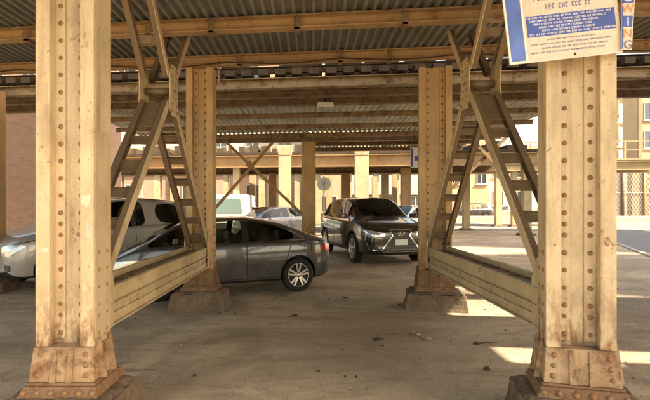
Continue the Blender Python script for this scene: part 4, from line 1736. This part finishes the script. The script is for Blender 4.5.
def dress_suv(c, black=False):
    fit_common(c, ((-1.1, -0.93), (-0.3, -0.3), (1.0, 1.0)), 1.06, 0.38)
    c.ribbon("window_trim", [(-1.8, 0, 1.14), (-0.3, 0, 1.092), (1.12, 0, 1.065)], (0, -1, 0), 0.02, M['chrome'], 0.004)
    c.handle(-0.82, 0.97, M['chrome'])
    c.handle(0.05, 0.955, M['chrome'])
    c.mirror(0.90, 1.16, c.paint)
    c.patch("sill_cladding", [(-0.88, 0, 0.27), (0.95, 0, 0.27), (0.95, 0, 0.37), (-0.88, 0, 0.37)], (0, -1, 0), M['black'], 0.003)
    c.patch("tail_light", [(-2.7, 0.60, 0.95), (-2.7, 1.0, 0.95), (-2.1, 1.1, 1.0), (-2.1, 1.1, 1.08), (-2.7, 0.6, 1.06)], (0.6, -0.8, 0), M['red_lens'], 0.002)
    if black:
        # spindle grille with bright frame
        g = [(2.7, -0.28, 0.86), (2.7, 0.28, 0.86), (2.7, 0.22, 0.72), (2.7, 0.46, 0.42), (2.7, 0.46, 0.34), (2.7, -0.46, 0.34), (2.7, -0.46, 0.42), (2.7, -0.22, 0.72)]
        c.patch("grille", g, (-1, 0, 0), M['black'], 0.003, both=False, cuts=4)
        c.ribbon("grille_surround", g, (-1, 0, 0), 0.028, M['chrome'], 0.012, closed=True, both=False)
        for i in range(8):
            z = 0.40 + i * 0.055
            hwid = 0.40 if z < 0.46 else max(0.18, 0.42 - (z - 0.46) * 0.75)
            c.ribbon("grille_bar", [(2.7, -hwid, z), (2.7, hwid, z)], (-1, 0, 0), 0.008, M['rim_dark'], 0.016, both=False)
        ring = [(2.7, 0.075 * math.cos(a), 0.77 + 0.055 * math.sin(a)) for a in [i * math.pi / 6 for i in range(12)]]
        c.ribbon("emblem", ring, (-1, 0, 0), 0.014, M['chrome'], 0.022, closed=True, both=False)
        c.ribbon("emblem", [(2.7, -0.02, 0.80), (2.7, -0.02, 0.745), (2.7, 0.04, 0.745)], (-1, 0, 0), 0.012, M['chrome'], 0.024, both=False)
        c.patch("number_plate", [(2.7, -0.16, 0.50), (2.7, 0.16, 0.50), (2.7, 0.16, 0.635), (2.7, -0.16, 0.635)], (-1, 0, 0), M['plate'], 0.028, both=False, cuts=2)
        c.patch("headlight", [(2.5, 0.46, 0.70), (2.5, 0.72, 0.70), (2.5, 1.18, 0.84), (2.5, 1.18, 0.88), (2.5, 0.80, 0.84), (2.5, 0.44, 0.78)], (-0.85, -0.5, 0), M['lamp_lens'], 0.003, cuts=4)
        c.ribbon("running_light", [(2.5, 0.50, 0.665), (2.5, 0.72, 0.68), (2.5, 1.05, 0.77)], (-0.9, -0.4, 0), 0.016, M['white'], 0.004)
        c.patch("fog_light", [(2.5, 0.60, 0.40), (2.5, 0.82, 0.42), (2.5, 0.86, 0.52), (2.5, 0.62, 0.47)], (-0.95, -0.3, 0), M['black'], 0.003)
        c.ribbon("fog_light_trim", [(2.5, 0.60, 0.38), (2.5, 0.84, 0.40), (2.5, 0.90, 0.56)], (-0.95, -0.3, 0), 0.02, M['chrome'], 0.006)
        for sx in (-1.38, 1.42):
            arc = [(sx + 0.44 * math.cos(a), 0, 0.38 + 0.44 * math.sin(a)) for a in [i * math.pi / 14 for i in range(1, 14)]]
            c.ribbon("arch_trim", arc, (0, -1, 0), 0.035, M['black'], 0.004)
        c.ribbon("bonnet_crease", [(1.35, 0.45, 2), (2.2, 0.32, 2)], (0, 0, -1), 0.010, M['gap'], 0.001)
    else:
        c.patch("grille", [(2.7, -0.34, 0.62), (2.7, 0.34, 0.62), (2.7, 0.38, 0.78), (2.7, -0.38, 0.78)], (-1, 0, 0), M['black'], 0.003, both=False)
        c.patch("headlight", [(2.5, 0.42, 0.64), (2.5, 0.9, 0.66), (2.5, 1.18, 0.82), (2.5, 1.10, 0.86), (2.5, 0.46, 0.80)], (-0.85, -0.5, 0), M['lamp_lens'], 0.003, cuts=4)
        c.patch("fog_light", [(2.5, 0.62, 0.40), (2.5, 0.80, 0.40), (2.5, 0.80, 0.50), (2.5, 0.62, 0.50)], (-0.95, -0.3, 0), M['black'], 0.003)
        c.ribbon("bonnet_seam", [(1.25, 0, 0.99), (1.8, 0, 0.93), (2.2, 0, 0.84)], (0, -1, 0), 0.012, M['gap'], 0.001)
        for sy in (1,):
            pass
        c.ribbon("roof_rail", [(-1.7, 0.60, 3), (0.2, 0.60, 3)], (0, 0, -1), 0.04, M['rim_dark'], 0.03)
    # wipers
    c.ribbon("wiper", [(1.15, 0.1, 2), (0.95, -0.5, 2)], (0, 0, -1), 0.015, M['black'], 0.012, both=False)


def place_car(name, label, spec, paint, wheel_rear, wheel_front, scale=1.0, sx=None, near_left=True, **kw):
    """wheel_rear / wheel_front = ground points under the camera-side wheels"""
    a, b = Vector((*wheel_rear, 0)), Vector((*wheel_front, 0))
    d = b - a
    h = math.atan2(d.y, d.x)
    wb = spec['wheels'][0] - spec['wheels'][1]
    if sx is None:
        sx = d.length / (wb * scale)
    ws = 1 if near_left else -1
    mid = (a + b) / 2
    mx = (spec['wheels'][0] + spec['wheels'][1]) / 2
    fwd = d.normalized()
    left = Vector((-fwd.y, fwd.x, 0))
    loc = mid - left * ws * (spec['hw'] - 0.11) * scale - fwd * mx * scale * sx
    c = Car(name, label, spec, paint, loc, h, scale, sx=sx, **kw)
    c.paint = paint
    return c


c = place_car("parked_car", "dark grey sedan parked behind the left cross brace, its tail by the slim post", SEDAN, M['p_grey'], (-0.26, 8.2), (-2.42, 7.34), 0.90)
dress_sedan(c)
c = place_car("parked_car", "black SUV with chrome framed grille facing the camera between the rear columns", SUV, M['p_black'], (0.50, 14.85), (1.13, 12.3), 1.03, near_left=False, sx=0.92, glass='glass_dark')
dress_suv(c, True)
c = place_car("parked_car", "silver SUV parked nose left behind the nearest left column", SUV2, M['p_silver'], (-2.90, 10.15), (-4.54, 8.12), 0.98, sx=0.88, glass='glass_dark')
dress_suv(c)
# cars farther off
c = place_car("parked_car", "white sedan parked just behind the black SUV, under the far girder", SEDAN, M['p_white'], (5.75, 21.3), (4.2, 19.2), 1.03)
dress_sedan(c)
c = place_car("parked_car", "dark SUV beyond the low barrier, seen through the right cross brace", SUV, M['p_dark'], (16.4, 44.5), (13.7, 44.2), 1.0)
dress_suv(c)
c = place_car("parked_car", "silver sedan beyond the low barrier at the right cross brace", SEDAN, M['p_silver'], (20.0, 45.2), (17.4, 45.0), 1.0)
dress_sedan(c)
c = place_car("parked_car", "dark sedan behind the grey sedan's roof, right of white van", SEDAN, M['p_dark'], (-2.2, 24.2), (-3.9, 22.4), 1.0)
dress_sedan(c)
c = place_car("parked_car", "grey sedan behind the nearer grey sedan's roof end, under the far girder", SEDAN, M['p_grey'], (-0.3, 21.6), (-2.0, 20.0), 1.0)
dress_sedan(c)

# white van
vn = thing("parked_van", "white box van with pale teal window, behind the grey sedan's roof", "van", (-4.2, 21.6, 0))
mb = MB()
mb.frustum((-5.3, -2.95, 21.2, 25.6, 0.45), (-5.2, -3.05, 21.3, 25.6, 2.0))
mb.build("body", plain("van_paint", (0.46, 0.44, 0.39), 0.4, var=0.08), vn, 0.05)
mb = MB()
mb.prism([(-5.15, 21.235, 1.15), (-3.15, 21.235, 1.15), (-3.25, 21.29, 1.78), (-5.05, 21.29, 1.78)], (0, -0.02, 0))
mb.build("window", plain("teal_glass", (0.13, 0.185, 0.16), 0.2), vn)
mb = MB()
mb.box(-5.25, -3.0, 21.12, 21.22, 0.45, 0.68)
mb.build("bumper", M['black'], vn)
for yy in (22.1, 24.8):
    for xx in (-5.2, -3.05):
        mb = MB()
        mb.lathe([(0.2, -0.1), (0.36, -0.1), (0.37, 0.0), (0.36, 0.1), (0.2, 0.1), (0.01, 0.08)], 'Y', 20)
        o = mb.build("wheel", M['tyre'], None)
        o.data.transform(Matrix.Translation((xx, yy, 0.37)) @ Matrix.Rotation(R(90), 4, 'Z'))
        o.parent = vn
        o.matrix_parent_inverse = Matrix.Translation(vn.location).inverted()
for sx_ in (-5.08, -3.3):
    mb = MB()
    mb.box(sx_, sx_ + 0.2, 21.19, 21.24, 0.8, 1.0)
    mb.build("tail_light", M['red_lens'], vn)

# ------------------------------------------------------------------ buildings
def building(name, label, x0, x1, y0, y1, h, wall, cat="building"):
    t = thing(name, label, cat, ((x0 + x1) / 2, y0, 0))
    mb = MB()
    mb.box(x0, x1, y0, y1, -0.1, h)
    mb.build("wall", wall, t)
    mb = MB()
    mb.box(x0 - 0.15, x1 + 0.15, y0 - 0.15, y1 + 0.15, h, h + 0.35)
    mb.build("parapet", M['stucco'], t)
    return t


def win(t, x0, x1, z0, z1, y, frame=None, mull=True):
    f = MB()
    fr = 0.08
    f.box(x0, x1, y - 0.06, y + 0.0, z0, z0 + fr)
    f.box(x0, x1, y - 0.06, y + 0.0, z1 - fr, z1)
    f.box(x0, x0 + fr, y - 0.06, y, z0 + fr, z1 - fr)
    f.box(x1 - fr, x1, y - 0.06, y, z0 + fr, z1 - fr)
    f.box(x0 - 0.12, x1 + 0.12, y - 0.18, y - 0.001, z0 - 0.12, z0 - 0.001)
    if mull:
        f.box((x0 + x1) / 2 - 0.03, (x0 + x1) / 2 + 0.03, y - 0.055, y, z0 + fr, z1 - fr)
    w = f.build("window", frame or M['stucco_w'], t)
    g = MB()
    g.box(x0 + fr, x1 - fr, y - 0.02, y - 0.004, z0 + fr, z1 - fr)
    g.build("pane", M['pane'], t)


t = building("brick_building", "brown brick building at the left edge behind the silver SUV", -22, -7.4, 16, 18.2, 5.1, M['brick_dark'])
t = building("brick_building", "long pink brick building with cream upper storey behind the parked cars", -34, -0.6, 44, 58, 16.0, M['brick_pink'])
mb = MB()
mb.box(-34, -0.6, 43.9, 43.997, 4.7, 9.2)
mb.build("cream_storey", M['stucco_w'], t)
mb = MB()
mb.box(-34, -0.6, 43.7, 43.9, 4.5, 4.7)
mb.build("string_course", M['stucco'], t)
for i in range(11):
    x = -33.2 + i * 3.0
    win(t, x, x + 1.3, 5.4, 7.4, 43.9)
    win(t, x, x + 1.3, 10.2, 12.2, 44.0)
    win(t, x, x + 1.3, 13.2, 15.0, 44.0)
    mb = MB()
    mb.box(x + 2.0, x + 2.35, 43.75, 43.997, 0, 4.5)
    mb.build("pilaster", M['stucco'], t)
    if i % 2:
        win(t, x, x + 1.4, 1.2, 3.4, 44.0)
t = building("building", "tan building with white ground floor windows behind the black SUV", 0.2, 9.6, 40.5, 52, 12.5, M['stucco'])
mb = MB()
mb.box(3.4, 9.6, 40.3, 40.497, 2.4, 4.4)
mb.build("fascia", M['stucco_w'], t)
for x in (1.0, 4.2, 6.3, 8.3):
    win(t, x, x + 1.2, 0.9, 2.3, 40.5)
    win(t, x, x + 1.2, 5.2, 7.0, 40.5)
    win(t, x, x + 1.2, 9.0, 10.8, 40.5)
t = building("building", "yellow building with dark window behind the low barrier, between right columns", 11.5, 19.6, 52, 64, 9.0, M['stucco'])
for x, z in ((18.2, 3.8), (15.2, 3.8), (12.6, 3.8)):
    win(t, x, x + 1.1, z, z + 2.0, 52)
for x in (14.6, 17.0):
    mb = MB()
    mb.box(x, x + 0.25, 51.8, 51.997, 0, 8.8)
    mb.build("pilaster", M['tan_wall'], t)
t = building("building", "white rendered building seen between right front column and right brace", 20.2, 31.0, 56, 70, 8.2, M['stucco_w'])
for x in (21.5, 24.2, 27.2):
    for z in (1.4, 4.8):
        win(t, x, x + 1.3, z, z + 1.8, 56)
t = building("building", "tall cream building with many windows beyond the fence at the right edge", 36.0, 52, 52, 54.5, 17, M['stucco'])
for i in range(6):
    for j in range(5):
        win(t, 36.7 + i * 2.3, 38.1 + i * 2.3, 1.6 + j * 3.1, 3.5 + j * 3.1, 52)
for i in range(7):
    mb = MB()
    mb.box(36.0 + i * 2.3, 36.35 + i * 2.3, 51.8, 51.997, 0, 16.8)
    mb.build("pilaster", M['tan_wall'], t)
t = building("brick_building", "tall pink brick block added past the right edge to shade the lot", 25, 38, -1.5, 3.2, 24, M['brick_pink'])  # unseen block, placed and sized for its shadow on the lot
t = building("brick_building", "long tall brown brick block added past the right edge to shade the ground farther back", 35, 50, 3.2, 14, 34, M['brick'])  # second unseen shadow block; sun passes only beside it
t = building("building", "distant white building with dark windows, left of the cream one at the right edge", 44, 50.5, 78, 90, 11, M['stucco_w'])
for i in range(3):
    for j in range(3):
        win(t, 44.8 + i * 2.0, 46.0 + i * 2.0, 1.6 + j * 3.1, 3.5 + j * 3.1, 78)
# low barrier wall in front of the far cars
mb = MB()
mb.box(11, 36, 41.0, 41.4, -0.05, 0.55)
tag(mb.build("barrier_wall", M['kerb'], bevel=0.03), "low pale concrete barrier wall in front of the far right cars", "wall")

# tall mesh fence at the far side of the street
fn = thing("mesh_fence", "tall wire mesh fence with steel posts across the street at the right", "fence", (30, 45, 0))
for i in range(9):
    x = 26.2 + i * 2.1
    mb = MB()
    mb.tube([(x, 46, 0), (x, 46, 5.6)], 0.09 if i % 2 else 0.16, 8)
    mb.build("post", M['ochre'] if i % 2 else M['ochre_dark'], fn)
mb = MB()
for k in range(2):
    for i in range(75):
        x = 26.2 + i * 0.3 - 1.5
        xa, xb_ = x, x + 3.2
        za, zb_ = (0.1, 5.4)
        if k:
            xa, xb_ = xb_, xa
        mb.bar((xa, 46, za), (xb_, 46, zb_), 0.02, 0.02)
tag(mb.build("mesh", M['mesh_wire'], fn), kind='stuff')
for z in (0.1, 2.7, 5.4):
    mb = MB()
    mb.bar((24.6, 46, z), (46, 46, z), 0.06, 0.06)
    mb.build("rail", M['mesh_wire'], fn)
# pale hoarding panels on the fence foot
for i in range(5):
    x = 27.0 + i * 2.2
    mb = MB()
    mb.box(x, x + 1.7, 46.1, 46.15, 0.3, 4.6)
    mb.build("screen_panel", M['stucco_w'] if i % 2 else M['stucco'], fn)

# ------------------------------------------------------------------ litter on the ground
def stone(px, py, r, mat, label, cat, name, flat=0.5, seed=0, el=1.0, group=None):
    rnd = random.Random(seed)
    D = HC * F / (py - 205)
    p = P(px, py, D)
    bm = bmesh.new()
    bmesh.ops.create_icosphere(bm, subdivisions=2, radius=r)
    for v in bm.verts:
        v.co *= rnd.uniform(0.72, 1.15)
        v.co.z *= flat
        v.co.x *= el
    me = bpy.data.meshes.new(name)
    bm.to_mesh(me)
    bm.free()
    me.materials.append(mat)
    o = bpy.data.objects.new(name, me)
    COL.objects.link(o)
    o.location = (p.x, p.y, r * flat * 0.55)
    o.rotation_euler = (0, 0, rnd.uniform(0, 3))
    tag(o, label, cat, group)
    return o


stone(377, 340, 0.045, M['rubble_dark'], "flat dark stone lying in the middle of the ground", "stone", "stone", 0.35, 1, 1.4)
stone(418, 335, 0.038, M['rubble'], "pale rubble chunk, upper one of the broken pile", "rubble", "rubble_chunk", 0.5, 2)
stone(427, 339, 0.05, M['rubble'], "pale rubble chunk, largest of the broken pile", "rubble", "rubble_chunk", 0.45, 3, 1.4)
stone(413, 333, 0.025, M['rubble'], "small pale rubble chunk left end of the broken pile", "rubble", "rubble_chunk", 0.5, 4)
stone(487, 370, 0.028, M['rubble_dark'], "dark round stone on open ground before the right front column", "stone", "stone", 0.8, 5)
stone(476, 344, 0.028, M['rubble_dark'], "dark lump at the end of the twig near the right brace", "stone", "stone", 0.6, 6)
stone(345, 298, 0.04, M['rubble_dark'], "small dark stone left of the rear right column", "stone", "stone", 0.4, 7, 1.5)
stone(295, 316, 0.035, M['rubble_dark'], "small dark stone below the grey sedan's rear wheel", "stone", "stone", 0.5, 8, 1.3)
stone(367, 295, 0.03, M['rubble'], "small pale stone nearer the rear right column", "stone", "stone", 0.5, 9)
D = HC * F / (345 - 205)
mb = MB()
mb.tube([P(477, 345, D) + Vector((0, 0, 0.012)), P(486, 345, D) + Vector((0, 0.02, 0.02)), P(497, 344, D) + Vector((0, 0.0, 0.012))], [0.009, 0.008, 0.004], 6)
tag(mb.build("twig", M['tie']), "dark twig lying on the ground left of the right front column", "twig")
# loose gravel, thickest by the footings
rnd = random.Random(5)
for nm, mt, cnt in (("gravel", M['grit'], 150), ("dark_gravel", M['rubble_dark'], 190)):
    mb = MB()
    for i in range(cnt):
        if i % 3 == 0:
            bx, by = rnd.choice(((-1.6, 3.1), (1.8, 3.1), (-1.6, 6.8), (1.8, 6.8)))
            x, y = bx + rnd.gauss(0, 0.5), by + rnd.gauss(0, 0.45)
        else:
            y = 3.2 + 8 * rnd.random()
            x = rnd.uniform(-0.7, 0.8) * y
        r = 0.006 + 0.016 * rnd.random() ** 3
        a = rnd.random() * 3
        vs = [(x + r * math.cos(a + k * 1.257) * rnd.uniform(0.7, 1.3), y + r * math.sin(a + k * 1.257) * rnd.uniform(0.7, 1.3), 0.0) for k in range(5)]
        vs += [(x + (v[0] - x) * 0.6, y + (v[1] - y) * 0.6, r * rnd.uniform(0.5, 0.9)) for v in vs]
        mb.add(vs, [(0, 1, 6, 5), (1, 2, 7, 6), (2, 3, 8, 7), (3, 4, 9, 8), (4, 0, 5, 9), (5, 6, 7, 8, 9)])
    tag(mb.build(nm, mt, fix=False), kind='stuff', label="loose gravel scattered over the ground")
# fine grit scattered over the lot
rnd = random.Random(11)
mb = MB()
for i in range(2600):
    y = 2.5 + 11 * rnd.random() ** 1.3
    x = rnd.uniform(-0.75, 0.75) * y
    r = 0.003 + 0.011 * rnd.random() ** 4
    a = rnd.random() * 3
    vs = []
    for k in range(4):
        vs.append((x + r * math.cos(a + k * 1.57) * rnd.uniform(0.7, 1.4), y + r * math.sin(a + k * 1.57), 0.0005))
    vs.append((x, y, r * 0.9))
    mb.add(vs, [(0, 1, 4), (1, 2, 4), (2, 3, 4), (3, 0, 4)])
tag(mb.build("grit", M['grit'], fix=False), kind='stuff', label="fine grit scattered over the ground")
